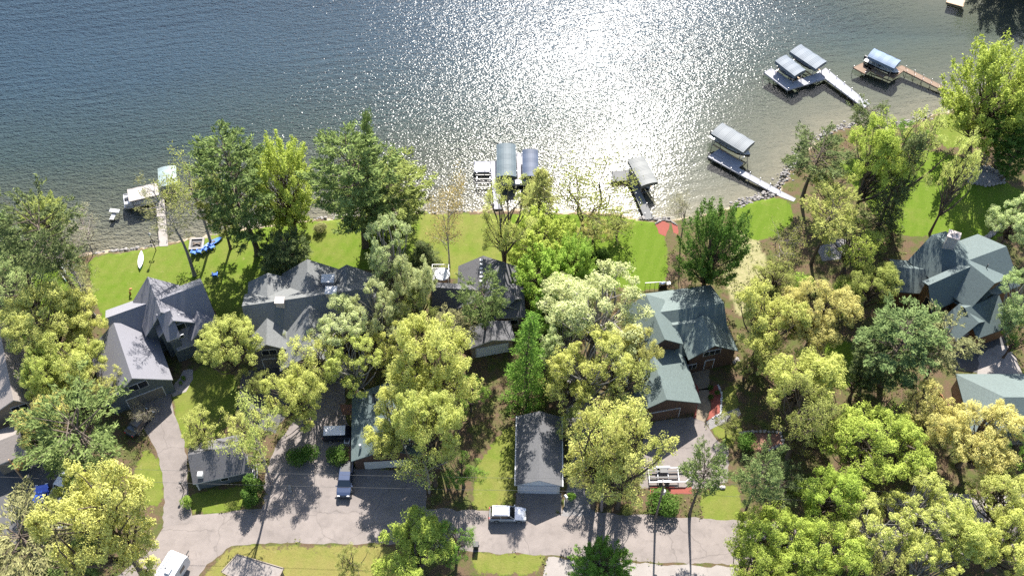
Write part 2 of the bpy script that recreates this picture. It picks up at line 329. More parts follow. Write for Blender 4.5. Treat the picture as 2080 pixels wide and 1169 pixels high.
# lake water
n=N('lake_water'); p=n.pos(); 
calm=n.ramp(n.noise(.022,3,.55,n.mapv(p,(1,1.3,1))),[(.3,.55),(.65,1.)])
sep=n('SeparateXYZ'); n.t.links.new(p,sep.inputs[0])
def mrange(v,a,b,c,d):
    m=n('MapRange'); n.t.links.new(v,m.inputs[0])
    for i,k in enumerate((a,b,c,d)): m.inputs[i+1].default_value=k
    return m.outputs[0]
lee=n.math('MULTIPLY',mrange(n.math('MULTIPLY_ADD',sep.outputs[0],-1.,sep.outputs[1]),88,120,.24,1.),1.)
amp=n.math('MULTIPLY',calm,lee)
v1=n.mapv(p,(.55,1.25,1),(0,0,R(-14))); v2=n.mapv(p,(.8,1.2,1),(0,0,R(30)))
sw=n('TexWave',wave_type='BANDS',bands_direction='Y'); sw.inputs['Scale'].default_value=.13; sw.inputs['Distortion'].default_value=2.2; sw.inputs['Detail'].default_value=2; sw.inputs['Detail Scale'].default_value=.6
n.t.links.new(n.mapv(p,(1,1,1),(0,0,R(-12))),sw.inputs['Vector'])
h=n.math('ADD',n.math('MULTIPLY',n.noise(1.25,2,.5,v1),.42),n.math('MULTIPLY',n.noise(3.2,1,.5,v2),.26))
swa=n.math('MULTIPLY',n.ramp(n.noise(.035,2,.5,p),[(.42,0.),(.68,.16)]),1.); h=n.math('ADD',h,n.math('MULTIPLY',sw.outputs['Fac'],swa))
h=n.math('MULTIPLY',h,amp)
nb=n.bump(h,1.,.27)
fr=n('Fresnel'); fr.inputs[0].default_value=1.33; n.t.links.new(nb,fr.inputs['Normal'])
gl=n('BsdfGlossy'); gl.inputs['Roughness'].default_value=.10; n.t.links.new(nb,gl.inputs['Normal'])
tr=n('BsdfTransparent'); tr.inputs[0].default_value=(.86,.92,.93,1)
x=n('MixShader'); n.t.links.new(fr.outputs[0],x.inputs[0]); n.t.links.new(tr.outputs[0],x.inputs[1]); n.t.links.new(gl.outputs[0],x.inputs[2]); n.t.links.new(x.outputs[0],n.out.inputs[0])
M['water']=n.m
wo=MB().add([(-6000,60,WZ),(6000,60,WZ),(6000,9000,WZ),(-6000,9000,WZ)],[(0,1,2,3)]).build('lake_water',M['water']); struct(wo)
# paved sheets
def sheet(name,polys,mat,z):
    b=MB()
    for poly in polys:
        pw=[P(x,y)[:2] for x,y in poly]; m=len(pw)
        ar=sum(pw[i][0]*pw[(i+1)%m][1]-pw[(i+1)%m][0]*pw[i][1] for i in range(m))
        if ar<0: pw=pw[::-1]
        rr=random.Random(m*7+int(abs(pw[0][0]*10))); qq=[]
        for i in range(m):
            a=np.array(pw[i]); c=np.array(pw[(i+1)%m]); L=np.linalg.norm(c-a); k=max(1,int(L/.7)); nn=np.array((-(c-a)[1],(c-a)[0]))/(L+1e-9)
            for j in range(k): qq.append(a+(c-a)*j/k+nn*(rr.gauss(0,.09)+.10*math.sin(j*.9+i)*(L>6) if j else 0))
        pw=qq; m=len(pw)
        b.add([(q[0],q[1],z) for q in pw],[tuple(range(m))])
    return b
def sstruct(*a): o=sheet(*a).build(a[0],a[2]); return struct(o)
sstruct('road',[[(150,1230),(250,1160),(296,1126),(338,1062),(392,1046),(508,1034),(700,1030),(950,1034),(1160,1040),(1300,1044),(1500,1056),(1700,1062),(2100,1058),(2250,1060),(2250,1130),(1900,1135),(1700,1142),(1500,1146),(1300,1140),(1120,1126),(960,1120),(880,1112),(800,1104),(560,1102),(470,1108),(420,1145),(392,1185),(330,1240)]],M['asphalt'],.004)
sstruct('driveway',[[(262,800),(345,790),(352,830),(368,880),(380,925),(382,990),(390,1046),(392,1060),(330,1070),(333,1010),(330,960),(318,915),(298,880),(270,850)],
 [(533,1040),(540,960),(560,905),(600,850),(625,800),(650,770),(700,770),(702,850),(716,870),(716,950),(862,955),(866,1000),(868,1040)],
 [(1048,1000),(1140,1000),(1143,1042),(1046,1042)],[(1310,880),(1330,855),(1424,845),(1436,864),(1452,888),(1480,912),(1478,978),(1440,990),(1300,992),(1298,930)]],M['drive'],.008)
sstruct('concrete_apron',[[(1114,1130),(1300,1144),(1500,1152),(1490,1240),(1080,1240)]],M['concrete'],.012)
sstruct('pale_driveway',[[(1990,720),(2025,700),(2052,702),(2078,760),(2076,800),(2010,790),(1985,765)],[(1800,1010),(1880,990),(1990,1010),(2100,1000),(2100,1060),(1810,1060)]],M['concrete'],.012)
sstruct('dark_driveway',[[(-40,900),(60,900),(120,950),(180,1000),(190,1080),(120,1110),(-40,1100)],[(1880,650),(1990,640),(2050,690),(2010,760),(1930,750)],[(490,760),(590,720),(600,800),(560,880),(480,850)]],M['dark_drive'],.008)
sstruct('gravel_lane',[[(1146,770),(1190,760),(1204,850),(1200,1000),(1210,1046),(1140,1046),(1160,950),(1150,860)]],M['gravel'],.008)
sstruct('paver_walk',[[(1418,790),(1440,786),(1444,830),(1432,856),(1414,850)],[(1395,735),(1440,735),(1440,790),(1416,792)]],M['paver'],.012)
sstruct('front_walk',[[(345,795),(372,752),(392,750),(392,770),(378,795),(352,806)]],M['concrete'],.012)
sstruct('mulch_bed',[[(1410,775),(1418,785),(1414,848),(1408,850)],[(1440,790),(1458,780),(1466,800),(1464,840),(1446,848),(1434,854),(1445,825)],[(1330,455),(1345,447),(1360,455),(1352,480),(1338,474)],[(1364,452),(1376,458),(1378,478),(1368,472)],[(1320,988),(1405,988),(1405,1002),(1320,1002)]],M['mulch'],.014)
sstruct('brown_bed',[[(1500,880),(1585,878),(1590,905),(1560,916),(1510,910)],[(690,820),(718,820),(716,842),(696,842)],[(700,900),(714,905),(712,935),(700,930)],[(1700,820),(1720,830),(1715,850),(1695,845)]],M['mulch_dark'],.012)
sstruct('gravel_bed',[[(1434,856),(1452,846),(1500,828),(1506,840),(1470,862),(1442,872)]],M['gravelbed'],.016)
sstruct('stone_patio',[[(1955,350),(1975,338),(2010,342),(2036,358),(2038,372),(2000,378),(1965,370)],[(1660,505),(1690,480),(1730,490),(1710,525),(1670,530)]],M['gravelbed'],.012)
# ---------------------------------------------------------------- houses
class House:
    def __init__(s,label,cat,at,name='house',roof='grey',wall='wall_grey',trim='trim'):
        s.o=P(*at); s.root=root(name,label,cat,s.o); s.r=MB(); s.w=MB(); s.rm=M[roof]; s.wm=M[wall]; s.tm=M[trim]; s.W=[]; s.roofname='roof'
    def wing(s,a,b,zr,l,zl,r,zrr=None,h0=0.,h1=0.,oh=.35,th=.2,walls=True,zb=0.):
        zrr=zl if zrr is None else zrr
        A=P(*a,zr)-s.o; B=P(*b,zr)-s.o; d=(B-A)[:2]; ln=np.linalg.norm(d); d=d/ln; nn=np.array((-d[1],d[0]))
        def dist(e,z):
            if isinstance(e,tuple): return abs(float(np.dot((P(*e,z)-s.o-A)[:2],nn)))
            return float(e)
        l=dist(l,zl); r=dist(r,zrr)
        def pt(u,v,z): q=A[:2]+d*u+nn*v; return (q[0],q[1],z)
        top=[pt(0,0,zr),pt(ln,0,zr),pt(-h0,l,zl),pt(ln+h1,l,zl),pt(ln+h1,-r,zrr),pt(-h0,-r,zrr)]
        R0,R1,L0,L1,Q1,Q0=range(6)
        fs=[(R0,R1,L1,L0),(R0,Q0,Q1,R1)]; loop=[L0,L1]
        if h1: fs.append((R1,Q1,L1))
        else: loop.append(R1)
        loop+=[Q1,Q0]
        if h0: fs.append((R0,L0,Q0))
        else: loop.append(R0)
        fs=[f[::-1] if False else f for f in fs]
        v=top+[(x,y,z-th) for x,y,z in top]
        s.r.add(v,[tuple(reversed(f)) for f in fs],0); s.r.add(v,[tuple(i+6 for i in f) for f in fs],1)
        s.r.add(v,[(loop[i],loop[(i+1)%len(loop)],loop[(i+1)%len(loop)]+6,loop[i]+6) for i in range(len(loop))],1)
        sl=(zr-zl)/l; sr=(zr-zrr)/r; u0=oh-h0; u1=ln+h1-oh; lw=l-oh; rw=r-oh
        if walls:
            e=th+.02; zL=zl+oh*sl-e; zR=zrr+oh*sr-e
            if h0 or h1: prof=[(lw,zb),(-rw,zb),(-rw,zR),(lw,zL)]
            else: prof=[(lw,zb),(-rw,zb),(-rw,zR),(0,zr-e),(lw,zL)]
            k=len(prof); vv=[pt(u0,*q) for q in prof]+[pt(u1,*q) for q in prof]
            s.w.add(vv,[tuple(range(k)),tuple(range(2*k-1,k-1,-1))]+[(i,k+i,k+(i+1)%k,(i+1)%k) for i in range(k)])
        g=dict(pt=pt,d=d,n=nn,u0=u0,u1=u1,l=lw,r=rw,zl=zl,zr=zrr,ln=ln,top=zr); s.W.append(g)
        return g
    def panel(s,g,side,t,zc,wd,ht,name='window',mat=None,parts=2,frame='trim'):
        """flat framed panel on a wall. side: 0/1 gable ends, 'l','r'; t = offset along that wall"""
        d3=np.array((*g['d'],0)); n3=np.array((*g['n'],0))
        if side in (0,1):
            c=np.array(g['pt'](g['u0'] if side==0 else g['u1'],t,zc)); out=-d3 if side==0 else d3; al=n3
        else:
            c=np.array(g['pt'](t,g['l'] if side=='l' else -g['r'],zc)); out=n3 if side=='l' else -n3; al=d3
        ang=math.atan2(al[1],al[0]); f=.09
        fb=MB()
        if name=='window':
            fb.box(c+out*.04,(wd,.14,ht),ang); o=fb.build('window',M[frame],s.root)
            g2=MB(); k=parts; pw=(wd-f*(k+1))/k
            for i in range(k): g2.box(c+out*.06+al*(-wd/2+f+pw/2+i*(pw+f)),(pw,.14,ht-2*f),ang)
            g2.build('pane',M['glass'],o)
        else:
            fb.box(c+out*.03,(wd+.3,.12,ht+.15),ang); o=fb.build('door_frame',M[frame],s.root)
            g2=MB(); g2.box(c+out*.05-np.array((0,0,.06)),(wd,.14,ht-.02),ang); d=g2.build(name,M[mat or 'door'],o)
        return o
    def done(s):
        s.r.build(s.roofname,[s.rm,s.tm],s.root); s.w.build('wall',s.wm,s.root)
    def boxpart(s,name,mat,px,z0,z1,wx,wy,rz=0.,zp=None,parent=None,mb=None):
        q=P(*px,z1 if zp is None else zp)-s.o; b=mb or MB(); b.box((q[0],q[1],(z0+z1)/2),(wx,wy,z1-z0),rz)
        return b.build(name,M[mat],parent or s.root) if mb is None else None
# navy house ------------------------------------------------------
h=House('large navy-roofed house with slate siding, white trim and many crossing gables','house',(310,690),roof='navy',wall='wall_navy')
g1=h.wing((299.4,561.6),(326.5,633.4),9.4,3.6,5.2,(268,607),5.4)
g2=h.wing((318,610),(412,575.5),9.0,4.2,5.2,(399,697),3.2)
g3=h.wing((214,646),(318,609),7.6,4.0,4.4,(290,690),3.8)
g4=h.wing((231,655),(268.3,767.6),7.2,(353,776),3.4,4.8,3.2)
g5=h.wing((396,625),(412,663.4),6.6,2.2,4.6,2.2,4.6)
g6=h.wing((334,608),(351.5,650.7),8.3,2.7,6.0,2.7,6.0)
g7=h.wing((318,640),(346,630),8.9,.8,8.4,2.9,6.2)
h.panel(g4,1,.2,4.55,2.7,1.5); h.panel(g4,1,.4,1.25,5.0,2.3,'garage_door','door_dark')
h.panel(g6,1,.1,6.0,2.5,1.4); h.panel(g5,1,0,3.9,3.4,1.2,parts=3)
for t in (.75,2.0): h.panel(g7,'r',t,5.75,.95,.75,parts=1)
h.panel(g1,0,0,4.6,2.4,1.6); h.panel(g2,'l',3,4.2,1.6,1.3); h.panel(g2,1,1,4.4,1.4,1.3); h.panel(g3,0,1,3.6,1.2,1.3,parts=1)
for px in ((360,630),(364,640)): 
    q=P(*px,7.2)-h.o; MB().tube([q-(0,0,.6),q+(0,0,.25)],.09,8).build('vent_pipe',M['white'],h.root)
for px in ((394.5,619),(410.5,613)):
    q=P(*px,6.6)-h.o; MB().tube([q-(0,0,.6),q+(0,0,.5)],.1,8).build('vent_pipe',M['white'],h.root)
for px in ((365,718),(384,711)):
    q=P(*px,0)-h.o; MB().tube([(q[0],q[1],0),(q[0],q[1],3.)],.12,8).build('porch_post',M['trim'],h.root)
h.done()
# grey shingled house ---------------------------------------------
h=House('big grey-shingled house with three lakeside gables and two chimneys','house',(625,660),roof='grey',wall='wall_grey')
g1=h.wing((491.4,621.2),(753.4,583.8),8.15,(505,596),5.6,(502,704),4.0)
ga=h.wing((543.8,553.9),(542.7,606.3),7.0,3.2,5.2,3.2,5.2)
gb=h.wing((624,526),(624.5,598),7.6,4.2,4.6,4.2,4.6)
gc=h.wing((704,537),(704,592),7.4,4.0,4.4,4.0,4.4)
gd=h.wing((542.7,637),(540.6,699.3),6.6,3.1,4.6,3.1,4.6)
ge=h.wing((627.2,620),(627,722),7.4,4.5,4.2,4.5,4.2)
for px,wx,wy,z1,m in (((568,610),1.15,1.0,8.5,'brickchim'),((672.5,590),1.5,1.2,8.7,'brickchim'),((666,566),1.7,1.3,7.3,'stone')):
    q=P(*px,z1)-h.o; b=MB(); b.box((q[0],q[1],z1/2+1.5),(wx,wy,z1-3)); ch=b.build('chimney',M[m],h.root)
    c=MB(); c.box((q[0],q[1],z1+.08),(wx+.2,wy+.2,.16)); c.build('cap',M['white' if px[0]>600 else 'brickchim'],ch)
for g in (gd,ge): h.panel(g,1,0,4.2,2.2,1.3); h.panel(g,1,0,1.3,2.6,2.3,'door','door_dark')
for g in (ga,gb,gc): h.panel(g,0,0,3.6,2.6,2.2); h.panel(g,0,0,1.4,2.6,1.8)
for t in (2.5,13.): h.panel(g1,'r',t,1.8,1.8,1.4)
h.done()
# dark-roofed house -----------------------------------------------
h=House('dark-roofed low house with a white hot tub deck beside its broad gable','house',(960,620),roof='dark',wall='wall_tan')
g1=h.wing((981.5,518.8),(979,606),6.6,(1051,566),4.0,(930,562),4.0)
g2=h.wing((878,583),(975,589),6.1,1.6,5.2,(950,645),2.9)
g3=h.wing((1000,590),(1064,586),5.4,1.5,4.8,3.6,3.4)
g4=h.wing((1032,586),(1047,607),5.5,1.6,4.5,1.6,4.5)
g5=h.wing((990,650),(1000,690),4.4,3.4,3.2,3.4,3.2)
h.panel(g2,'r',3,1.6,1.5,1.0,parts=1); h.panel(g2,'r',6,1.6,1.5,1.0,parts=1); h.panel(g1,0,0,3.4,3.6,2.0,parts=3); h.panel(g3,'r',3,1.8,1.2,1.2,parts=1); h.panel(g5,1,0,1.3,4.6,2.2,'garage_door','door')
for i in range(6):
    q=P(977.5,528+i*8.4,6.55)-h.o; MB().box((q[0],q[1]-.1,6.62),(.4,.35,.28)).build('ridge_vent',M['white'],h.root)
DZ=3.2; D=[P(x,y,DZ)-h.o for x,y in ((879,545),(912,545),(911,577),(877,577))]
b=MB(); b.prism([(q[0],q[1]) for q in D],DZ-.2,DZ)
for q in D: b.box((q[0],q[1],(DZ-.2)/2),(.18,.18,DZ-.2))
b.build('deck',M['dk_white'],h.root)
b=MB()
for i in range(4):
    if i==2: continue
    a,c=D[i],D[(i+1)%4]; m=(a+c)/2; L=np.linalg.norm((c-a)[:2]); an=math.atan2(c[1]-a[1],c[0]-a[0])
    for z in (.15,1.0): b.box((m[0],m[1],DZ+z),(L,.07,.07),an)
    for k in range(9): q=a+(c-a)*k/8; b.box((q[0],q[1],DZ+.5),(.06,.06,1.))
b.build('railing',M['white'],h.root)
h.done()
q=P(898,557,DZ+.9); t=root('hot_tub','round white hot tub on the deck of the dark-roofed house','hot tub',(q[0],q[1],DZ))
b=MB(); b.tube([(0,0,0),(0,0,.85)],1.15,24); b.build('tub',M['wood'],t); b=MB(); b.tube([(0,0,.85),(0,0,.98)],[1.2,1.12],24); b.build('cover',M['white'],t)
# green house with brick walk -------------------------------------
h=House('large green-roofed house whose entry faces the red mulch beds','house',(1400,720),roof='green',wall='wall_brown',trim='trim')
h.tm=M['green']
gA=h.wing((1312,597),(1350.7,689),8.0,(1389,700),5.6,3.0,5.4)
gB=h.wing((1322,636),(1471,615.5),7.0,5.6,4.0,(1486,682),4.2)
gB2=h.wing((1366,660),(1424,652),6.2,.6,6.0,(1392,722),3.4)
gC=h.wing((1426.4,640),(1452.5,701.5),6.8,(1501,714),4.0,3.6,4.4)
gD=h.wing((1312,682),(1354.5,811),6.0,(1426,824),3.3,5.2,3.0)
h.panel(gD,1,-.2,1.25,5.2,2.3,'garage_door','door_brown'); h.panel(gC,1,0,1.5,1.2,2.2,'door','door_brown'); h.panel(gC,1,0,4.6,2.6,1.2,parts=3); h.panel(gC,1,-2.6,1.8,1.3,1.3)
h.panel(gA,0,0,4.2,2.4,1.6); h.panel(gB,'l',6,2.6,2.4,1.8); h.panel(gB,1,1.5,2.6,1.4,1.4); h.panel(gB,1,-1.5,2.6,1.4,1.4)
h.done()
# green house with stone chimney ----------------------------------
h=House('dark green-roofed lodge with a tall stone chimney and cedar walls','house',(1950,610),roof='green2',wall='wall_cedar'); h.tm=M['green2']
gA=h.wing((1892.7,476.7),(2021,575),8.2,4.6,5.6,(1832.5,521),5.2)
gB=h.wing((1955,533),(2044.5,500),7.6,5.2,4.6,5.2,4.2)
gC=h.wing((1886,579),(1972,541),8.1,1.2,7.6,(1901,629.6),4.4)
gD=h.wing((1979,562),(2013.5,596.5),6.2,2.6,4.4,2.8,4.2)
gE=h.wing((1949,616),(1989,655),5.2,3.6,3.2,3.4,3.0)
gF=h.wing((1816,542),(1930,551),5.6,2.6,4.2,3.2,3.8)
gG=h.wing((1960,625),(2030,600),5.6,2.5,4.2,4.2,3.4)
h.panel(gE,1,0,1.3,4.6,2.2,'garage_door','door_dark'); h.panel(gC,0,-1.5,4.6,2.4,2.2,frame='wood'); h.panel(gC,'r',3,2.,2.2,1.4,frame='wood'); h.panel(gA,0,0,5.6,2.6,2.4,frame='wood'); h.panel(gD,1,0,4.2,1.6,.9,frame='wood')
q=P(1938,478,10.6)-h.o; b=MB(); b.box((q[0],q[1],5.3),(1.5,1.2,10.6),R(-25)); ch=b.build('chimney',M['stone'],h.root)
c=MB(); c.box((q[0],q[1],10.7),(1.8,1.5,.2),R(-25)); 
for s_ in (-.35,.35): c.tube([(q[0]+s_,q[1],10.8),(q[0]+s_,q[1],11.2)],.17,8)
c.build('cap',M['brickchim'],ch); q=P(2003,545,6.6)-h.o; MB().tube([q-(0,0,.5),q+(0,0,1.)],.08,8).build('vent_pipe',M['black'],h.root); h.done()
# right edge green house
h=House('green hip-roofed garage cut by the right edge of the view','garage',(2060,810),roof='green',wall='wall_tan',name='garage'); h.tm=M['green']
g=h.wing((2040,806),(2140,806),5.8,5.2,3.4,4.6,3.2,h0=4.6,h1=4.6); h.wing((2052,815),(2072,868),5.0,2.6,3.6,2.6,3.6); h.panel(g,'r',3,1.4,1.2,1.2)
h.done()
# left edge house
h=House('tan-roofed house with a cedar balcony cut by the left edge','house',(10,850),roof='tan',wall='wall_tan')
g=h.wing((-4,650),(27,812),7.2,(66,800),4.8,5.4,4.6); g2=h.wing((-30,905),(40,878),4.4,2.4,3.4,2.8,3.2)
h.panel(g,1,0,4.6,2.2,1.4); h.panel(g,1,.5,2.4,2.6,1.8)
D=[P(x,y,2.8)-h.o for x,y in ((22,938),(75,906),(84,922),(34,956))]
b=MB(); b.prism([(q[0],q[1]) for q in D],2.6,2.8); b.build('balcony',M['dk_cedar'],h.root)
for q in D: MB().box((q[0],q[1],1.8),(.16,.16,3.6)).build('balcony_post',M['wood'],h.root)
h.done()
# white garage
h=House('narrow white garage with a grey gable roof beside the parked silver car','garage',(1095,930),roof='garage_grey',wall='wall_white',name='garage')
g=h.wing((1096,834),(1095,975),4.3,(1142,990),2.75,(1047,990),2.75,oh=.3)
h.panel(g,1,0,1.1,4.9,2.15,'garage_door','door'); h.panel(g,'l',3,1.5,.9,.9,parts=1); h.panel(g,'r',5,1.5,.9,.9,parts=1)
for sgn,k in ((1,'l'),(-1,'r')):
    a=np.array(g['pt'](-.05,sgn*(g['l' if sgn>0 else 'r']+.38),2.72)); c=np.array(g['pt'](g['ln']+.05,sgn*(g['l' if sgn>0 else 'r']+.38),2.72)); MB().tube([a,c],.09,6).build('gutter',M['white'],h.root)
    a=np.array(g['pt'](g['u1']+.03,sgn*(g['l']-.15),2.2)); MB().box((a[0],a[1],1.1),(.35,.12,2.2)).build('corner_board',M['white'],h.root)
h.done()
# green garage with brown wall
h=House('green-roofed brown garage with skylights behind the dark pickup','garage',(785,880),roof='green2',wall='wall_brown',name='garage'); h.tm=M['green2']
g=h.wing((787,776),(788,912),5.8,(857,924),3.2,(713,937),3.1)
h.panel(g,1,0,1.2,7.2,2.0,'garage_door','door_grey',frame='wall_brown'); h.panel(g,1,0,4.2,.7,.6,parts=1)
for px in ((762,808),(812,808)):
    q=P(*px,5.2)-h.o; sl=(5.8-3.2)/5.; A=P(787.5,840,5.8)-h.o; dx=q[0]-A[0]; z=5.8-abs(dx)*sl*1.0
    q=P(*px,z)-h.o; s_=-1 if dx<0 else 1; b=MB(); w_,l_=.45,.7
    v=[(q[0]+a*w_,q[1]+c*l_,z-s_*a*w_*sl+e) for e in (-.05,.14) for a,c in ((-1,-1),(1,-1),(1,1),(-1,1))]
    b.add(v,[(3,2,1,0),(4,5,6,7),(0,1,5,4),(1,2,6,5),(2,3,7,6),(3,0,4,7)]); b.build('skylight',M['glass'],h.root)
q=P(732,906,4.2)-h.o; MB().tube([q-(0,0,.7),q+(0,0,.5)],.16,10).build('roof_vent',M['white'],h.root); h.done()
# shed by the drive
h=House('grey-shingled shed with white corner trim beside the left driveway','shed',(440,960),roof='shed_grey',wall='wall_navy',name='shed')
g=h.wing((381,924),(494,900),4.5,2.6,2.7,(385,984),2.5)
for u in (g['u0'],g['u1']):
    a=np.array(g['pt'](u,-g['r'],1.3)); MB().box((a[0],a[1],1.2),(.22,.22,2.4)).build('corner_board',M['white'],h.root)
q=P(407,963,3.4)-h.o; b=MB(); b.box((q[0],q[1],3.35),(.7,.7,.7)); b.build('roof_vent',M['white'],h.root)
h.panel(g,'r',4,1.5,1.1,.8,parts=1); h.panel(g,1,0,1.1,2.2,2.0,'garage_door','door'); h.done()
# flat roofed shed at the bottom
h=House('flat tan-roofed outbuilding cut by the bottom edge','outbuilding',(500,1180),roof='tan',wall='wall_tan',name='outbuilding'); h.tm=M['tan']
D=[P(x,y,3.)-h.o for x,y in ((481.7,1125),(576,1153),(545,1215),(450,1160))]; D=[(q[0],q[1]) for q in D]
c=sum(np.array(q) for q in D)/4; h.r.prism(D,2.8,3.); h.w.prism([tuple(c+(np.array(q)-c)*.93) for q in D],0,2.8)
b=MB(); 
for i in range(4):
    a,e=np.array(D[i]),np.array(D[(i+1)%4]); m_=(a+e)/2; b.box((m_[0],m_[1],2.95),(np.linalg.norm(e-a)+.1,.12,.28),math.atan2(*(e-a)[::-1]))
b.build('fascia',M['wall_tan'],h.root); h.done()
# ---------------------------------------------------------------- foliage prototypes
def rnd_dirs(rng,n):
    v=rng.normal(size=(n,3)); return v/np.linalg.norm(v,axis=1,keepdims=True)
def leaves(name,C,Nn,size,mat,var,asp=.6,jit=.6,rng=None,bend=None):
    """rhombus leaf faces at C with normals near Nn"""
    n=len(C); Nn=Nn+jit*rng.normal(size=(n,3)); Nn/=np.linalg.norm(Nn,axis=1,keepdims=True)+1e-9
    a=rnd_dirs(rng,n) if bend is None else bend+.25*rng.normal(size=(n,3))
    u=a-(a*Nn).sum(1,keepdims=True)*Nn; u/=np.linalg.norm(u,axis=1,keepdims=True)+1e-9
    v=np.cross(Nn,u); s=np.asarray(size).reshape(-1,1)*np.ones((n,1))
    V=np.stack([C-u*s*.5,C-v*s*asp*.5+u*s*.05,C+u*s*.5,C+v*s*asp*.5+u*s*.05],1).reshape(-1,3)
    F=np.arange(4*n).reshape(n,4)
    return mesh_np(name,V,F,mat,fattr=var)
class Skel:
    """tubes gathered as numpy for trunks"""
    def __init__(s): s.b=MB()
    def limb(s,a,b,r0,r1,rng,bow=.12,n=5,sides=5,up=0.):
        a=np.array(a,float); b=np.array(b,float); L=np.linalg.norm(b-a); off=rng.normal(size=3)*bow*L; off[2]=abs(off[2])*up-(1-up)*0
        pts=[a+(b-a)*t+off*math.sin(math.pi*t) for t in np.linspace(0,1,n)]
        s.b.tube(pts,[r0+(r1-r0)*t for t in np.linspace(0,1,n)],sides,0,False); return pts
def broad(seed,H=13.,Rr=5.6,nc=64,sub=11,per=54,ls=(.13,.24),base=.30,squash=1.,fill=1.,up=0.,cr=(.75,1.3),trunks=1,lean=.04,inner=.35):
    rng=np.random.default_rng(seed); sk=Skel(); z0=H*base
    # several big limbs, each carrying its own sub-dome of leaf clumps
    cen=[]; nd=6; ph=rng.uniform(0,6.28); D=[(np.array((rng.normal()*.08*Rr,rng.normal()*.08*Rr,H*.70)),Rr*.50)]
    for i in range(nd):
        a=ph+6.283*i/nd+rng.normal()*.3; ro=Rr*rng.uniform(.44,.62); D.append((np.array((math.cos(a)*ro,math.sin(a)*ro,H*rng.uniform(.38,.70))),Rr*rng.uniform(.30,.46)))
    for k in range(6000):
        if len(cen)>=nc: break
        i=rng.integers(len(D)) if k%3 else 1+rng.integers(nd); c0,dr_=D[i]; d=rnd_dirs(rng,1)[0]
        if d[2]<-.35 and rng.random()<.8: continue
        q=c0+d*dr_*(1,1,.78*squash)*(rng.uniform(.35,.8) if rng.random()<inner*.6 else 1.)
        if q[2]<z0*.8 or any(j!=i and np.linalg.norm(q-c1)<.78*d1 for j,(c1,d1) in enumerate(D)): continue
        if all(np.linalg.norm(q-c)>.92*cr[0] for c in cen): cen.append(q)
    zt=max(q[2] for q in cen)+cr[0]*.6; cen=[np.array((q[0],q[1],q[2]*H/zt)) for q in cen]
    cen=np.array(cen); rad=rng.uniform(cr[0],cr[1],len(cen))
    C=[];Nn=[];Va=[]; tips=[]
    top=np.array((rng.normal()*lean*H,rng.normal()*lean*H,H*.62))
    bases=[np.array((0,0,-.3))] if trunks==1 else [np.array((math.cos(a)*.5,math.sin(a)*.5,-.3)) for a in rng.uniform(0,6.28,trunks)]
    tr=[]
    for bs in bases:
        tp=top+(0 if trunks==1 else rng.normal(size=3)*(1.6,1.6,.3)); r0=.030*H/(trunks**.5)
        tr.append([bs+(tp-bs)*t+np.array((math.sin(3*t+seed)*.25,math.cos(2.3*t+seed)*.25,0))*t for t in np.linspace(0,1,7)])
        sk.b.tube(tr[-1],[r0*(1.25 if i==0 else 1-.8*i/6) for i in range(7)],7,0,False)
    for c,r in zip(cen,rad):
        t=tr[rng.integers(len(tr))]; i=int(np.clip(2+(c[2]-z0)/(H-z0)*4+rng.normal()*.4,2,6)); a=t[i]
        if np.linalg.norm(c-a)>Rr*1.15: a=t[2]
        L=np.linalg.norm(c-a); sk.limb(a,c,.020*L+.03,.025,rng,.1,5,4,.5)
        for _ in range(sub):
            d=rnd_dirs(rng,1)[0]; d[2]=d[2]*.75+.25; q=c+d*r*rng.uniform(.5,.95)
            sk.limb(c,q,.022,.008,rng,.08,2,3)
            m=int(per*rng.uniform(.6,1.3)*fill); dd=rnd_dirs(rng,m); rs=r*.44*np.cbrt(rng.uniform(.25,1,m))
            C.append(q+dd*rs[:,None]*(1,1,.72)); Nn.append(dd*.75+d*.5+(0,0,.45+up)); Va.append(np.clip(rng.normal(.5,.16)+rng.normal(0,.2,m),0,1))
    C=np.concatenate(C);Nn=np.concatenate(Nn);Va=np.concatenate(Va)
    return sk.b,('crown',C,Nn,rng.uniform(*ls,len(C)),'leaf',Va,.62,.55,rng,None),H,Rr
def maple(seed,H=12.,Rr=5.,nb=200,per=110):
    rng=np.random.default_rng(seed); sk=Skel(); C=[];Nn=[];Va=[];Bd=[]
    t=[np.array((math.sin(i*1.1+seed)*.12,math.cos(i*1.3+seed)*.12,-.3+H*.7*i/6)) for i in range(7)]; sk.b.tube(t,[.03*H*(1.2 if i==0 else 1-.13*i) for i in range(7)],7,0,False)
    for k in range(nb):
        d=rnd_dirs(rng,1)[0]; d[2]=d[2]*.95+.04; rr=rng.uniform(.5,1.)
        q=np.array((d[0]*Rr*rr*.9,d[1]*Rr*rr*.9,H*.50+d[2]*H*.45*rr))
        if q[2]<H*.09: continue
        a=t[int(np.clip((q[2]/H-.2)*6,1,5))]; sk.limb(a,q,.06,.015,rng,.1,4,4,.6)
        ax=(q-np.array((0,0,H*.40))); ax/=np.linalg.norm(ax); ax=ax+(0,0,.9); ax/=np.linalg.norm(ax)
        m=per; s=rng.uniform(-.2,1.2,m); dd=rnd_dirs(rng,m)*(rng.uniform(.15,1,m)*.62*(1.15-.6*np.clip(s,0,1)))[:,None]
        C.append(q+ax*s[:,None]*1.15+dd); Nn.append(dd*1.2+ax*.3+(0,0,.35)); Va.append(np.clip(rng.normal(.5,.13)+rng.normal(0,.2,m),0,1)); Bd.append(np.tile(ax,(m,1)))
    C=np.concatenate(C);Nn=np.concatenate(Nn);Va=np.concatenate(Va);Bd=np.concatenate(Bd)
    return sk.b,('crown',C,Nn,rng.uniform(.18,.30,len(C)),'leaf',Va,.6,.7,rng,Bd),H,Rr
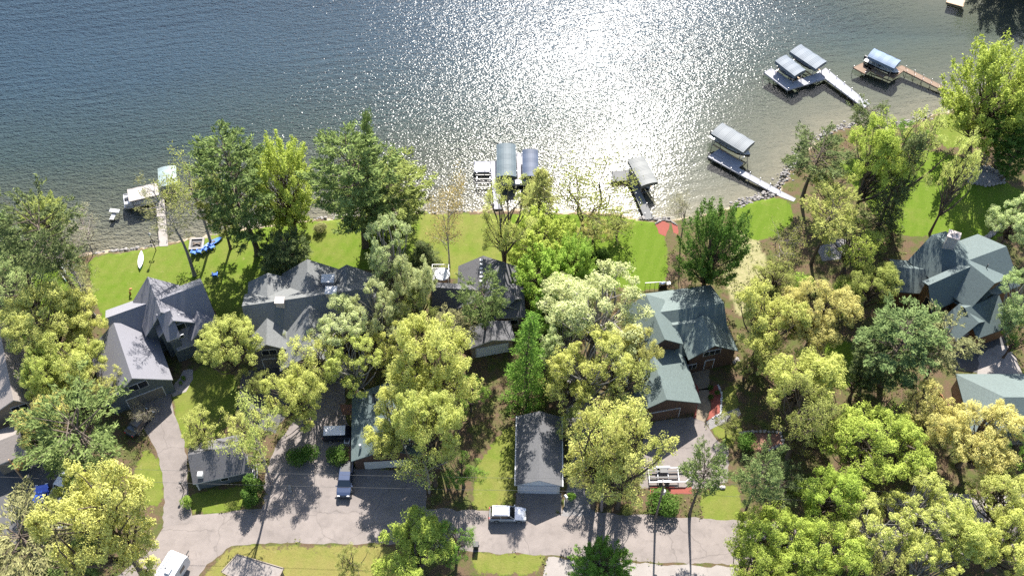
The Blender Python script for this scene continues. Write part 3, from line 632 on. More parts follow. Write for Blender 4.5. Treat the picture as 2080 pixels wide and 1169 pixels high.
def pine(seed,H=15.,Rr=4.8,start=.26,gap=.85,dens=1.,per=22,ls=(.30,.56),asp=.24,flat=1.,lean=.03,prof='white'):
    rng=np.random.default_rng(seed); sk=Skel(); C=[];Nn=[];Va=[];Bd=[]
    lx,ly=rng.normal(size=2)*lean*H
    def tr(z): t=max(z,0)/H; return np.array((lx*t*t+.18*math.sin(z*.5+seed),ly*t*t+.18*math.cos(z*.4+seed),z))
    zs=np.linspace(-.3,H*.98,11); sk.b.tube([tr(z) for z in zs],[.022*H*(1.2 if i==0 else max(.06,1-i/10.)) for i in range(11)],7,0,False)
    z=H*start
    while z<H*.985:
        t=(z/H-start)/(1-start)
        if prof=='white': w=Rr*(.40+.85*min(1,t*1.6+.12)*(1-t)**.6)*(1-.6*t**6)
        elif prof=='tuft': w=Rr*(.35+.75*math.sin(math.pi*min(1,(t*.9+.08)))**.8)
        else: w=Rr*(1-t)**.85+.15
        nb=int(rng.integers(4,7)) if prof!='spruce' else int(rng.integers(7,10)); a0=rng.uniform(0,6.28)
        for k in range(nb):
            if rng.random()>dens: continue
            a=a0+6.283*k/nb+rng.normal()*.2; L=w*rng.uniform(.6,1.1)*(1 if prof=='spruce' else rng.choice([.7,1,1.,1.12])); o=tr(z+rng.normal()*.2)
            rise=(.10+.45*t) if prof!='spruce' else (-.30+.35*t)
            def bp(s): return o+np.array((math.cos(a)*L*s,math.sin(a)*L*s,L*rise*s+.10*L*s*s*(1 if prof!='spruce' else .9)))
            sk.b.tube([bp(s) for s in (0,.35,.7,1)],[.012*L+.03,.009*L+.02,.02,.01],4,0,False)
            nt=max(3,int(L*(3.4 if prof!='spruce' else 3.6)))
            for j in range(nt):
                s=rng.uniform(.30 if prof!='spruce' else .15,1.02)**.8; sp=(1.05-s)*.45*L*.8+.25; side=rng.choice([-1,1])*rng.uniform(0,1)
                q=bp(s)+np.array((-math.sin(a),math.cos(a),0))*side*sp+np.array((0,0,rng.normal()*.1))
                ax=np.array((math.cos(a+side*.7),math.sin(a+side*.7),.35 if prof!='spruce' else .05)); ax/=np.linalg.norm(ax)
                m=int(per*rng.uniform(.7,1.3)); dd=rnd_dirs(rng,m)*rng.uniform(.05,.42,m)[:,None]*(1,1,.55*flat)
                C.append(q+dd+ax*rng.uniform(0,.5,m)[:,None]); Bd.append(ax+rnd_dirs(rng,m)*.7+(0,0,.25)); Nn.append(rnd_dirs(rng,m)*.6+(0,0,.9)); Va.append(np.clip(rng.normal(.45,.17)+rng.normal(0,.2,m),0,1))
        z+=gap*rng.uniform(.75,1.25)
    C=np.concatenate(C);Nn=np.concatenate(Nn);Va=np.concatenate(Va);Bd=np.concatenate(Bd)
    return sk.b,('crown',C,Nn,rng.uniform(*ls,len(C)),'needle',Va,asp,.5,rng,Bd),H,Rr
def twiggy(seed,H=11.,Rr=3.6,stems=2,nl=2600,ls=(.14,.24),spread=.5,levels=3,first=.3,crown_low=.3):
    rng=np.random.default_rng(seed); sk=Skel(); tips=[]
    def grow(a,d,L,r,lv):
        b=a+d*L; pts=sk.limb(a,b,r,r*.55,rng,.06,4 if lv>1 else 3,4 if lv>1 else 3,.4)
        if lv==0: tips.append((pts[-1],d)); return
        tips.append((pts[-1],d)) if lv<2 else None
        for s in np.linspace(first if lv==levels else .25,1,int(rng.integers(5,8)) if lv==levels else int(rng.integers(4,6))):
            e=rnd_dirs(rng,1)[0]; e[2]=abs(e[2])*.5; q=d*(.75 if s>.95 else .45)+e*spread*1.5; q/=np.linalg.norm(q)
            grow(a+(b-a)*s,q,L*rng.uniform(.34,.5)*(1.15-.3*s),r*.42*(1.1-.5*s),lv-1)
    for k in range(stems):
        an=6.28*k/stems+rng.random(); d=np.array((math.cos(an)*.16*(stems>1)+rng.normal()*.03,math.sin(an)*.16*(stems>1)+rng.normal()*.03,1)); d/=np.linalg.norm(d)
        grow(np.array((math.cos(an)*.25*(stems>1),math.sin(an)*.25*(stems>1),-.3)),d,H*.74,.017*H/(stems**.3),levels)
    T=np.array([q for q,_ in tips]); 
    sc=Rr/np.percentile(np.hypot(T[:,0],T[:,1]),96); zs=H/T[:,2].max()
    sk.b.v=[(x*(sc if z>H*.35 else 1+(sc-1)*max(0,z)/(H*.35)),y*(sc if z>H*.35 else 1+(sc-1)*max(0,z)/(H*.35)),z*zs) for x,y,z in sk.b.v]; T=T*(sc,sc,zs)
    i=rng.integers(0,len(T),nl); C=T[i]+rng.normal(size=(nl,3))*.28
    return sk.b,('crown',C,np.tile((0,0,.5),(nl,1)),rng.uniform(*ls,nl),'leaf',np.clip(rng.normal(.5,.22,nl),0,1),.65,.9,rng,None),H,Rr
def shrub(seed,H=2.4,Rr=1.6,n=2200,ls=(.14,.24),lump=9):
    rng=np.random.default_rng(seed); sk=Skel(); C=[];Nn=[];Va=[]
    for k in range(lump):
        d=rnd_dirs(rng,1)[0]; d[2]=abs(d[2]); c=np.array((d[0]*Rr*.55,d[1]*Rr*.55,H*.42+d[2]*H*.3)); sk.limb((0,0,-.1),c,.04,.015,rng,.1,3,4)
        m=n//lump; dd=rnd_dirs(rng,m); C.append(c+dd*np.array((Rr*.5,Rr*.5,H*.32))*np.cbrt(rng.uniform(.2,1,m))[:,None]); Nn.append(dd+(0,0,.4)); Va.append(np.clip(rng.normal(.5,.12)+rng.normal(0,.2,m),0,1))
    C=np.concatenate(C); C[:,2]=np.maximum(C[:,2],.05)
    return sk.b,('foliage',C,np.concatenate(Nn),rng.uniform(*ls,len(C)),'leaf',np.concatenate(Va),.65,.7,rng,None),H,Rr
BARK={}
def proto(fn,bark,*a,**k):
    b,L,H,Rr=fn(*a,**k); tm=mesh_np('trunk',np.array(b.v),b.f,M[bark],smooth=True)
    nm,C,Nn,s,mat,va,asp,jit,rng,bd=L; cm=leaves(nm,C,Nn,s,M[mat],va,asp,jit,rng,bd)
    return (tm,cm,H,Rr)
PR={
'oak':[proto(broad,'bark',i) for i in (1,2,3)]+[proto(broad,'bark',4,trunks=2,nc=68)],
'pale':[proto(broad,'bark_grey',i,nc=70,cr=(.62,1.1),per=36,sub=11,ls=(.12,.23),Rr=5.8,H=14.) for i in (11,12)],
'loose':[proto(broad,'bark',i,nc=40,cr=(.7,1.15),per=25,sub=10,ls=(.12,.23),inner=.4,Rr=5.2,H=13.,trunks=t,base=.26) for i,t in ((21,1),(22,2),(23,1))],
'maple':[proto(maple,'bark',i) for i in (31,32)],
'pine':[proto(pine,'bark',i,start=.25) for i in (41,42,43)],
'redpine':[proto(pine,'bark',i,start=.50,Rr=4.,H=14.,gap=.6,dens=.8,prof='tuft',flat=1.6,per=15) for i in (51,52)],
'thinpine':[proto(pine,'bark_grey',i,start=.42,Rr=3.2,H=14.,gap=.7,dens=.72,prof='tuft',flat=1.5,per=8,ls=(.22,.4)) for i in (55,56)],
'spruce':[proto(pine,'bark',i,start=.06,Rr=2.7,H=10.,gap=.5,prof='spruce',per=12,ls=(.24,.42)) for i in (61,62)],
'birch':[proto(twiggy,'birch',71,H=12.,Rr=3.2,stems=2,nl=3400,ls=(.12,.2),spread=.45,first=.4)],
'bare':[proto(twiggy,'twig',72,H=9.,Rr=4.5,stems=3,nl=2200,ls=(.12,.22),spread=.7,first=.22)],
'baretall':[proto(twiggy,'twig',73,H=12.,Rr=4.,stems=1,nl=3000,ls=(.14,.24),spread=.65,first=.45)],
'spread':[proto(twiggy,'bark',74,H=9.,Rr=6.,stems=4,nl=3800,ls=(.16,.28),spread=.85,first=.25)],
'shrub':[proto(shrub,'twig',i) for i in (81,82)],
'upright':[proto(shrub,'twig',83,H=3.6,Rr=1.1,n=2600,ls=(.12,.22))],
}
ZC={'oak':.60,'pale':.60,'loose':.58,'maple':.53,'pine':.60,'redpine':.74,'thinpine':.70,'spruce':.45,'birch':.66,'baretall':.62,'bare':.58,'spread':.6,'shrub':.45,'upright':.5}
NAMES={'oak':'oak_tree','pale':'oak_tree','loose':'broadleaf_tree','maple':'maple_tree','pine':'pine_tree','redpine':'pine_tree','thinpine':'pine_tree','spruce':'spruce_tree','birch':'birch_tree','bare':'bare_tree','baretall':'bare_tree','spread':'broadleaf_tree','shrub':'shrub','upright':'shrub'}
TINT={'yo':(.50,.53,.15),'gold':(.56,.52,.18),'cream':(.50,.57,.27),'lime':(.26,.39,.06),'green':(.13,.26,.035),'deep':(.06,.14,.02),'olive':(.30,.33,.09),'pineg':(.13,.19,.055),'pined':(.085,.12,.045),
'pineb':(.14,.21,.07),'piney':(.20,.24,.06),'rust':(.38,.28,.11),'greyb':(.30,.28,.19),'yg':(.36,.45,.08),'mint':(.36,.45,.18),'brownp':(.23,.225,.10)}
tc=0
def tree(kind,cx,cy,rpx,hh,tint,label,base=None,group=None):
    global tc; tc+=1
    V=PR[kind]; tm,cm,H0,R0=V[tc%len(V)]; zc=ZC[kind]
    if base is not None:
        B=P(*base); lo,hi=2.,26.
        for _ in range(40):
            m=(lo+hi)/2
            if Q(B[0],B[1],zc*m)[1]>cy: lo=m
            else: hi=m
        hh=(lo+hi)/2
    else: B=P(cx,cy,zc*hh); B[2]=0
    s=(1.04 if kind in('oak','pale','loose') else 1.14)*rpx/ppm(cx,cy,zc*hh)/R0; sz=hh/H0
    rg=random.Random(tc*7+3)
    cat='shrub' if kind in('shrub','upright') else 'tree'
    o=root(NAMES[kind],label,cat,(B[0],B[1],0),rg.uniform(0,6.28),group); o.scale=(s,s,sz)
    t=bpy.data.objects.new('stem' if cat=='shrub' else 'trunk',tm); COL.objects.link(t); t.parent=o
    c=bpy.data.objects.new('foliage' if cat=='shrub' else 'crown',cm); COL.objects.link(c); c.parent=o
    k=TINT[tint]; bb=rg.uniform(.9,1.1); j=[bb*rg.uniform(.965,1.035) for _ in range(3)]; c.color=(k[0]*j[0],k[1]*j[1],k[2]*j[2],1)
    return o
TREES=[
# left side
('oak',92,665,84,13,'yo','wide yellow-green oak directly left of the navy house roof'),
('oak',160,648,62,10.5,'yo','smaller pale yellow oak touching the upper left corner of the navy house'),
('oak',88,765,46,12,'yo','yellow-green oak over the tan roof at the left edge'),
('oak',150,745,68,12,'yo','yellow-green oak between the tan-roofed house and the navy house'),
('loose',205,785,52,9,'yo','loose yellow-green oak in front of the garage end of the navy house'),
('oak',88,858,60,12,'gold','golden-tinged oak above the cedar balcony at the left'),
('redpine',205,890,92,14,'pineg','broad dark green pine just left of the curved driveway',(225,985)),
('oak',215,1050,112,14,'yo','big two-trunked yellow-green oak at the lower left beside the road',(292,1165)),
('oak',150,1025,48,11,'yo','yellow-green oak beyond the white pickup at the lower left'),
('redpine',55,1105,100,13,'brownp','grey-green pine filling the bottom left corner'),
('redpine',150,1150,60,11,'pineg','dark pine low beside the big two-trunked oak at bottom left'),
('loose',55,590,78,12,'mint','pale green loose tree on the left edge above the tan roof'),
('spruce',20,500,42,11,'pineb','bluish spruce at the far left by the water'),
('loose',40,540,50,10,'mint','pale tree below the bluish spruce on the left edge'),
('redpine',105,480,68,14,'pined','tall dark pine leaning over the left shore',(166,615)),
('thinpine',150,520,42,13,'pined','slim dark pine just right of the tall leaning pine at left',(176,600)),
('maple',88,440,48,7,'olive','olive yellow willow-like tree at the left waterline'),
('bare',165,455,48,6,'greyb','low bare grey thicket at the left waterline'),
('thinpine',190,580,33,10,'brownp','small brownish pine on the lawn edge left of the navy house',(190,640)),
('thinpine',356,432,40,14,'brownp','thin leaning pine in front of the white left dock',(397,560)),
('baretall',392,375,58,13,'olive','sparse budding tree behind the blue lawn chairs',(428,492)),
('pine',497,395,90,17,'pineg','tall white pine between the navy house and the lake',(522,518)),
('maple',592,378,70,13,'yg','bright lime maple between the two big lakeside pines',(598,470)),
('pine',455,430,40,14,'piney','slim pine just left of the tall white pine',(470,505)),
('pine',715,375,96,17,'pineg','leaning dark-trunked pine behind the grey house',(746,500)),
('pine',803,405,92,16,'piney','full dark pine beside the leaning pine behind the grey house',(800,478)),
('spruce',744,310,30,17,'pineg','pine top poking above the pair of lakeside pines',(770,470)),
('pine',575,520,55,9,'pined','low dark spreading pine behind the grey house'),
('spruce',862,515,28,6,'pined','small dark conifer left of the hot tub deck'),
('birch',926,425,46,13,'rust','twin-stemmed birch with rusty buds beside the hot tub deck',(912,545)),
('loose',1012,445,62,14,'yo','sparse dark-trunked tree beside the dark gable roof',(1030,552)),
('maple',1098,488,70,9,'yg','bright lime maple on the lawn below the centre dock'),
('maple',1115,566,68,10,'lime','bright green tree right of the dark-roofed house'),
('maple',1165,535,45,11,'lime','rounded green tree left of the clipped centre lawn'),
('maple',1120,640,45,9,'green','mid-green tree at the corner of the dark-roofed house'),
('spruce',1098,385,34,9,'olive','shaggy cedar by the centre dock'),
('spread',1185,405,98,9,'olive','wide multi-stemmed almost bare tree against the sun glitter',(1190,468)),
('loose',1205,470,42,6,'gold','small tan budding tree under the wide bare tree'),
('loose',1255,455,34,5,'yo','low leafy branch clump beside the clipped centre lawn'),
('upright',1222,520,14,4,'deep','dark young evergreen at the left end of the clipped lawn'),
('upright',1205,525,12,3,'deep','smaller dark evergreen at the left end of the clipped lawn'),
('pale',1210,640,122,16,'cream','very large cream-green tree left of the entry green house'),
('pale',1195,765,84,15,'yo','tall pale green tree between the white garage and the very large cream-green tree'),
('loose',1265,775,66,14,'yo','open yellow-green tree against the green garage wing'),
('bare',285,838,30,5,'greyb','leafless bush over the black car at the navy house'),
('oak',1290,720,50,13,'gold','golden tree touching the green garage wing'),
('pale',1150,700,58,13,'cream','cream-green tree right of the narrow spruce'),
('loose',1150,790,62,12,'yo','yellow-green tree above the white garage roof'),
('loose',1255,830,112,15,'yo','tall yellow-green tree between the white garage and the green garage wing',(1232,1032)),
('loose',1305,880,74,14,'yo','yellow-green limb-heavy tree over the boat trailer driveway',(1255,1030)),
('loose',1195,900,72,13,'yo','sparse tree over the gravel lane',(1205,1030)),
('loose',1255,965,62,8,'olive','olive tree behind the round roadside shrub',None),
('loose',1195,970,45,6,'olive','low olive tree at the foot of the gravel lane'),
('baretall',1225,930,60,13,'yo','thin bare-branched tree behind the gravel lane',(1222,1036)),
('baretall',880,940,55,11,'yo','gnarled bare-branched tree at the corner of the brown garage',(872,1000)),
('loose',1165,870,40,8,'yo','small tree at the right side of the white garage roof'),
('loose',1120,700,40,8,'green','small green tree between the dark low house and the narrow spruce'),
('loose',560,700,30,6,'olive','small olive tree at the grey house corner'),
('loose',1480,860,30,4,'olive','olive bush at the end of the gravel strip'),
('spruce',1072,740,42,12,'green','narrow green spruce behind the white garage',(1070,812)),
('redpine',985,612,44,12,'pineg','dark pine in front of the broad dark gable',(985,700)),
('redpine',922,670,44,9,'brownp','brownish pine before the dark low roof'),
('pale',795,530,56,17,'cream','pale cream oak between the grey house and the hot tub deck'),
('oak',850,588,46,16,'cream','pale oak hiding the end of the dark low roof'),
('loose',845,640,48,12,'olive','olive tree between the grey and dark-roofed houses'),
('pale',770,640,58,15,'cream','cream oak at the front corner of the grey house'),
('pale',690,670,66,13,'cream','cream-green oak covering the grey front gable'),
('loose',640,735,68,11,'yo','thin yellow-green oak over the grey house driveway'),
('pale',720,755,60,12,'yo','yellow-green oak behind the skylight garage'),
('pale',800,705,54,12,'yo','yellow-green oak between the skylight garage and the dark pine'),
('oak',922,755,88,15,'yo','big round yellow-green oak with a visible trunk right of the skylight garage',(890,860)),
('oak',812,862,76,12,'yo','yellow-green oak spreading over the skylight garage roof'),
('oak',915,890,70,14,'yo','yellow-green oak right of the brown garage wall',(885,985)),
('loose',955,800,40,8,'lime','green low tree beneath the big round oak'),
('loose',940,960,48,7,'green','green understorey tree beside the brown garage'),
('oak',605,805,62,13,'yo','yellow-green oak left of the silver van'),
('oak',468,712,66,11,'yo','rounded yellow oak right of the navy house porch'),
('loose',515,778,36,7,'olive','dark olive small tree below the rounded yellow oak'),
('loose',412,868,52,8,'yo','wide yellow-green tree beyond the left half of the shed roof'),
('loose',505,876,54,9,'yo','leaning yellow-green oak beyond the right half of the shed roof'),
('baretall',560,875,52,11,'yo','thin yellow-green tree beside the shared driveway',(552,985)),
# right of centre
('maple',1425,500,64,15,'deep','tall dense dark green maple behind the entry green house',(1428,590)),
('baretall',1388,430,38,8,'greyb','small leafless tree beside the red mulch bed at the shore',(1382,492)),
('oak',1555,655,78,14,'yo','yellow oak against the right side of the entry green house'),
('oak',1660,645,78,14,'gold','large golden oak right of the entry green house'),
('oak',1628,775,84,14,'yo','yellow-green oak behind the gravel strip'),
('loose',1580,850,78,12,'olive','olive-green tree beside the curved driveway lawn',(1600,930)),
('loose',1520,745,30,6,'olive','small dark tree at the entry porch corner'),
('pine',1825,705,92,16,'pineb','big bluish white pine right of the golden oaks'),
('pine',1770,745,50,11,'pined','dark pine tucked left of the big bluish pine'),
('redpine',1915,705,52,13,'brownp','brownish pine in front of the lodge garage'),
('loose',1745,770,50,9,'pineb','low grey-green tree beneath the bluish pine'),
('redpine',1642,325,58,13,'pined','dark pine above the boardwalk of the long right dock',(1631,404)),
('oak',1728,330,68,12,'yg','golden-green oak beside the dark shore pine',(1735,445)),
('loose',1690,390,56,10,'yo','yellow-green tree just right of the shore boardwalk'),
('spruce',1795,385,45,11,'pined','dark columnar cedar between the lakeside oaks',(1780,470)),
('loose',1850,320,68,11,'yo','open yellow-green tree on the right lawn',(1810,440)),
('loose',1908,360,38,12,'yo','slender crooked tree on the right lawn',(1888,475)),
('redpine',1768,240,34,8,'pined','small dark pine at the right shoreline'),
('loose',1790,285,36,6,'cream','cream flowering tree at the right shoreline'),
('loose',1845,275,38,6,'green','green shore tree left of the big lime maple'),
('maple',2000,195,92,14,'yg','huge lime maple overhanging the tan dock',(1968,300)),
('pine',2060,270,60,13,'deep','dark evergreen at the right edge under the huge lime maple'),
('pine',2056,325,38,8,'deep','second dark evergreen at the right edge beside the fire circle'),
('loose',1735,500,72,12,'yg','pale yellow-green tree left of the lodge'),
('oak',1765,585,62,11,'olive','olive-yellow tree hugging the low wing of the lodge'),
('redpine',1655,445,48,12,'olive','tall open dark-trunked tree above the golden oaks',(1650,535)),
('bare',1600,500,48,7,'olive','olive thicket tree on the meadow edge'),
('loose',1575,565,50,8,'olive','dull olive bush-like tree in the meadow'),
('shrub',1628,580,26,4,'lime','round lime bush above the golden oaks'),
('loose',1700,610,40,7,'lime','green tree between the golden oaks and the lodge'),
('oak',2062,450,52,10,'cream','tan-cream tree at the right edge beside the stone steps'),
('pale',2075,625,62,12,'mint','white-green tree in front of the lodge at the right edge'),
('loose',2062,690,34,8,'green','small green tree by the pale driveway'),
# lower right wood
('oak',1780,905,96,13,'yg','bright yellow-green oak in the lower right wood'),
('oak',1895,860,70,12,'gold','golden oak left of the hip-roofed garage'),
('oak',1985,890,84,13,'gold','golden oak below the hip-roofed garage'),
('oak',1680,1010,70,13,'yg','yellow-green oak above the right end of the road'),
('oak',1565,1095,74,12,'yg','rounded yellow oak over the road right of the pines'),
('pale',1765,1075,88,13,'yo','pale oak over the lower right roadway'),
('pale',1860,1040,84,13,'yo','pale yellow oak in the middle of the lower right wood'),
('oak',1950,1080,70,12,'yo','yellow-green oak in the lower right beside the pale drive'),
('oak',2050,1020,72,12,'yo','yellow oak on the right edge near the bottom'),
('oak',2045,1110,70,12,'yo','yellow oak in the bottom right corner'),
('oak',1680,1130,80,12,'yg','yellow-green oak at the bottom of the lower right wood'),
('pale',1880,1150,72,12,'yo','pale oak on the bottom edge of the lower right wood'),
('oak',1550,1170,70,12,'yg','bright oak cut by the bottom edge right of the concrete'),
('loose',1790,1155,60,11,'yo','thin oak on the bottom edge with road showing through'),
('loose',1650,880,60,10,'olive','dark olive understorey tree below the golden oaks'),
('loose',2080,930,50,9,'green','green tree at the right edge below the garage'),
('redpine',1408,962,42,9,'pineg','young pine beside the boat trailer',(1402,1045)),
('redpine',1522,975,44,10,'pineb','grey-green young pine on the roadside lawn',(1506,1062)),
('redpine',1580,985,42,9,'pined','dark young pine right of the roadside lawn'),
('oak',845,1125,88,9,'yg','bright yellow-green oak cut by the bottom edge at centre left'),
('loose',925,1105,48,8,'green','darker green tree beside the bright bottom oak'),
('loose',715,1140,40,6,'olive','olive bush-like tree left of the bright bottom oak'),
('shrub',1342,1025,34,2.6,'deep','large round dark green roadside shrub by the utility pole'),
('maple',1222,1152,58,6,'green','dense green round tree on the bottom edge by the concrete'),
('shrub',605,925,22,2.4,'deep','dark juniper on the shared driveway, left of a pair'),
('shrub',630,922,20,2.6,'deep','dark juniper on the shared driveway, right of a pair'),
('shrub',688,922,24,2.4,'deep','dark rounded shrub beside the brown garage'),
('upright',512,985,18,5,'deep','dark upright juniper at the shed corner'),
('upright',505,1010,16,4,'deep','dark juniper at the roadside below the shed'),
('shrub',378,1020,13,1.8,'lime','lime bush at the road corner of the shed'),
('shrub',1160,1010,10,1.5,'green','small green bush behind the white mailbox'),
('shrub',1443,787,6,.9,'deep','dark ball shrub at the top of the red mulch bed'),
('shrub',1457,798,6,.9,'deep','dark ball shrub on the right side of the red mulch bed'),
('shrub',1444,806,6,.9,'deep','dark ball shrub nearest the walk in the red mulch bed'),
('shrub',651,465,14,1.6,'brownp','reddish brown bush on the lakeside lawn between pines'),
('shrub',1275,1035,12,1.4,'olive','olive bush beside the round roadside shrub'),
('shrub',372,768,5,.7,'green','small green plant in the stone bed by the navy house'),
('shrub',367,777,4,.6,'green','lower small green plant by the navy house walk'),
('shrub',1560,580,34,3,'olive','olive bush on the meadow behind the entry green house'),
('shrub',1900,700,20,2.5,'deep','dark bush at the lodge garage'),
('shrub',1520,900,22,2.5,'deep','dark bush in the brown bed by the curved driveway'),
]
for t in TREES:
    k,cx,cy,rp,hh,ti,lb=t[:7]
    tree(k,cx,cy,rp,hh,ti,lb,t[7] if len(t)>7 else None,{'shrub':'garden shrubs','tree':'trees of the lakeside lots'}['shrub' if k in('shrub','upright') else 'tree'])
# beyond the frame: trees whose reflections darken the water at the top right
for i,(x,y) in enumerate(((2120,-55),(2190,-50),(2040,-52))): tree('pine' if i%2 else 'maple',x,y-60,70,13,'olive','dark tree on the point beyond the top right corner',(x,y),'trees on the far point')
# low growth on the forest floor
rng=np.random.default_rng(5); pts=np.stack([rng.uniform(-100,100,60000),rng.uniform(45,165,60000)],1)
ok=inside(pts,land)
for poly,_ in LAWN: ok&=~inside(pts,[P(x,y)[:2] for x,y in poly])
PAV=[o for o in S.objects if o.type=='MESH' and o.name.split('.')[0] in('road','driveway','concrete_apron','pale_driveway','dark_driveway','gravel_lane','paver_walk','front_walk','mulch_bed','gravel_bed','stone_patio','brown_bed')]
for o in PAV:
    for pl in o.data.polygons: ok&=~inside(pts,[tuple(o.data.vertices[i].co)[:2] for i in pl.vertices])
f=np.sin(pts[:,0]*.35+1)+np.sin(pts[:,1]*.45+pts[:,0]*.2)+rng.normal(0,.7,len(pts)); ok&=(f>.25)&(segdist(pts,shore,False)>1.5)
q=pts[ok][:15000]; m=5; C=np.repeat(np.column_stack([q,np.full(len(q),.12)]),m,0); k=len(C); C+=rng.normal(size=(k,3))*(.22,.22,.07); C[:,2]=np.abs(C[:,2])+.03
me=leaves('low_growth',C,np.tile((0,0,1.),(k,1)),rng.uniform(.12,.34,k),M['leaf'],np.clip(rng.normal(.5,.25,k),0,1),.6,.7,rng)
o=bpy.data.objects.new('low_growth',me); COL.objects.link(o); o.color=(.15,.17,.05,1); tag(o,'low green growth and seedlings on the shaded leaf litter','ground cover',None,'stuff')
# ---------------------------------------------------------------- docks, boat lifts, boats
DKZ=.02
def wpt(x,y,z=DKZ): return P(x,y,z)
def dock(label,quads,mat,posts,extra=None):
    o0=wpt(*quads[0][0]); o=root('dock',label,'dock',(o0[0],o0[1],WZ),0,'docks along the shore')
    off=np.array((o0[0],o0[1],WZ))
    for qd in quads:
        b=MB(); q=[wpt(*p)-off for p in qd]; z=DKZ-WZ; b.prism([(p[0],p[1]) for p in q],z-.2,z); b.build('deck',M[mat],o)
        e=MB()
        for i in range(len(q)):
            a,c=q[i],q[(i+1)%len(q)]; m=(a+c)/2; e.box((m[0],m[1],z-.12),(np.linalg.norm((c-a)[:2]),.07,.27),math.atan2(c[1]-a[1],c[0]-a[0]))
        e.build('edge_rail',M[mat],o)
    for p in posts:
        q=wpt(*p)-off; MB().tube([(q[0],q[1],-1.4),(q[0],q[1],z+.45)],.05,8).build('post',M['metal'],o)
    return o,off
def lift(label,a,c,wd,mat,zt=2.2,flat=False,posts=True,arch=.55):
    """covered boat lift with roof axis a->c (pixels of the roof top), wd = width in metres"""
    A=P(*a,zt);C=P(*c,zt); m=(A+C)/2; L=np.linalg.norm(C-A); an=math.atan2(C[1]-A[1],C[0]-A[0])
    o=root('boat_lift',label,'boat lift',(m[0],m[1],WZ),an,'covered boat lifts'); z=zt-WZ; hw=wd/2
    k=9; ns=[]
    for i in range(k): t=-1+2*i/(k-1); ns.append((hw*t,z-arch*t*t*(0 if flat else 1)))
    b=MB(); nl=7
    V=[]; 
    for j in range(nl):
        x=-L/2+L*j/(nl-1); sag=.05*(j%2)
        for y,zz in ns: V.append((x,y,zz-sag))
    F=[(j*k+i,(j+1)*k+i,(j+1)*k+i+1,j*k+i+1) for j in range(nl-1) for i in range(k-1)]; b.add(V,[f[::-1] for f in F])
    V2=[(x,y,zz-.06) for x,y,zz in V]; b.add(V2,F)
    zs=ns[0][1]; vl=.6 if not flat else .25
    for s in (-1,1): b.box((0,s*hw,zs-vl/2),(L,.05,vl))
    for s in (-1,1):
        e=[(s*L/2,y,zz) for y,zz in ns]+[(s*L/2,y,zs-vl) for y,_ in reversed(ns)]; b.add(e,[tuple(range(len(e)))])
    b.build('canopy',M[mat],o)
    for sx in (-1,1):
        for sy in (-1,1): MB().tube([(sx*L*.42,sy*hw*.86,-1.4),(sx*L*.42,sy*hw*.86,zs-.1)],.06,8).build('post',M['metal'],o)
    for sy in (-1,1): MB().box((0,sy*hw*.86,zs-.2),(L*.86,.07,.1)).build('top_beam',M['metal'],o)
    for sx in (-1,1): MB().box((sx*L*.42,0,.35),(.1,wd*.86,.12)).build('cradle_beam',M['metal'],o)
    for sy in (-.35,.35): MB().box((0,sy*wd,.5),(L*.8,.22,.12)).build('bunk',M['wood'],o)
    return o,m,an,L,z
def boat(label,x,y,z,an,L,wd,mat,inner='white',pontoon=False,cat='boat'):
    o=root('motor_boat' if not pontoon else 'pontoon_boat',label,cat,(x,y,z),an,'boats at the docks')
    if pontoon:
        for s in (-1,1): MB().tube([(-L/2,s*wd*.38,.0),(L*.42,s*wd*.38,.0),(L*.5,s*wd*.38,.12)],[.3,.3,.08],10).build('pontoon',M['metal'],o)
        MB().box((0,0,.42),(L*.96,wd,.12)).build('deck',M['p_grey'],o)
        for s in (-1,1): MB().box((0,s*wd*.48,.8),(L*.9,.05,.65)).build('side_rail',M[mat],o)
        MB().box((L*.45,0,.8),(.05,wd*.9,.65)).build('gate',M[mat],o)
        for dx,dy,sx,sy in ((L*.33,wd*.3,1.6,.55),(L*.33,-wd*.3,1.6,.55),(-L*.36,0,.6,wd*.8)): MB().box((dx,dy,.75),(sx,sy,.55)).build('bench',M[inner],o,bevel=.06)
        MB().box((0,-wd*.25,.95),(.5,.6,.8)).build('console',M[inner],o,bevel=.05); MB().box((-L*.53,0,.55),(.5,.4,.9)).build('outboard_motor',M['black'],o,bevel=.08)
        return o
    st=[(-.5,.92,.05),(-.3,1,.03),(0,1,.0),(.25,.86,.04),(.4,.52,.14),(.5,.05,.3)]
    V=[]
    for t,w,k in st: V+= [(t*L,-w*wd/2,.85+k*.5),(t*L,-w*wd*.40,.3+k),(t*L,0,k),(t*L,w*wd*.40,.3+k),(t*L,w*wd/2,.85+k*.5)]
    F=[(i*5+j,(i+1)*5+j,(i+1)*5+j+1,i*5+j+1) for i in range(5) for j in range(4)]+[(0,1,2,3,4)]
    MB().add(V,F).build('hull',M[mat],o)
    b=MB(); V=[]
    for t,w,k in st: V+=[(t*L,-w*wd/2,.86+k*.5),(t*L,w*wd/2,.86+k*.5)]
    MB().add(V[4:],[(0,1,3,2),(2,3,5,4),(4,5,7,6)]).build('foredeck',M[inner],o); MB().add(V[:6],[(0,1,3,2),(2,3,5,4)]).build('cockpit_floor',M['p_grey'],o)
    MB().box((-L*.05,0,1.08),(.08,wd*.8,.4)).build('windscreen',M['glass'],o); MB().box((-L*.3,0,1.05),(.5,wd*.75,.35)).build('bench',M[inner],o,bevel=.06)
    MB().box((-L*.53,0,.7),(.45,.4,.9)).build('outboard_motor',M['black'],o,bevel=.08)
    return o
def along(a,c,n): return [(a[0]+(c[0]-a[0])*t,a[1]+(c[1]-a[1])*t) for t in np.linspace(0.05,.95,n)]
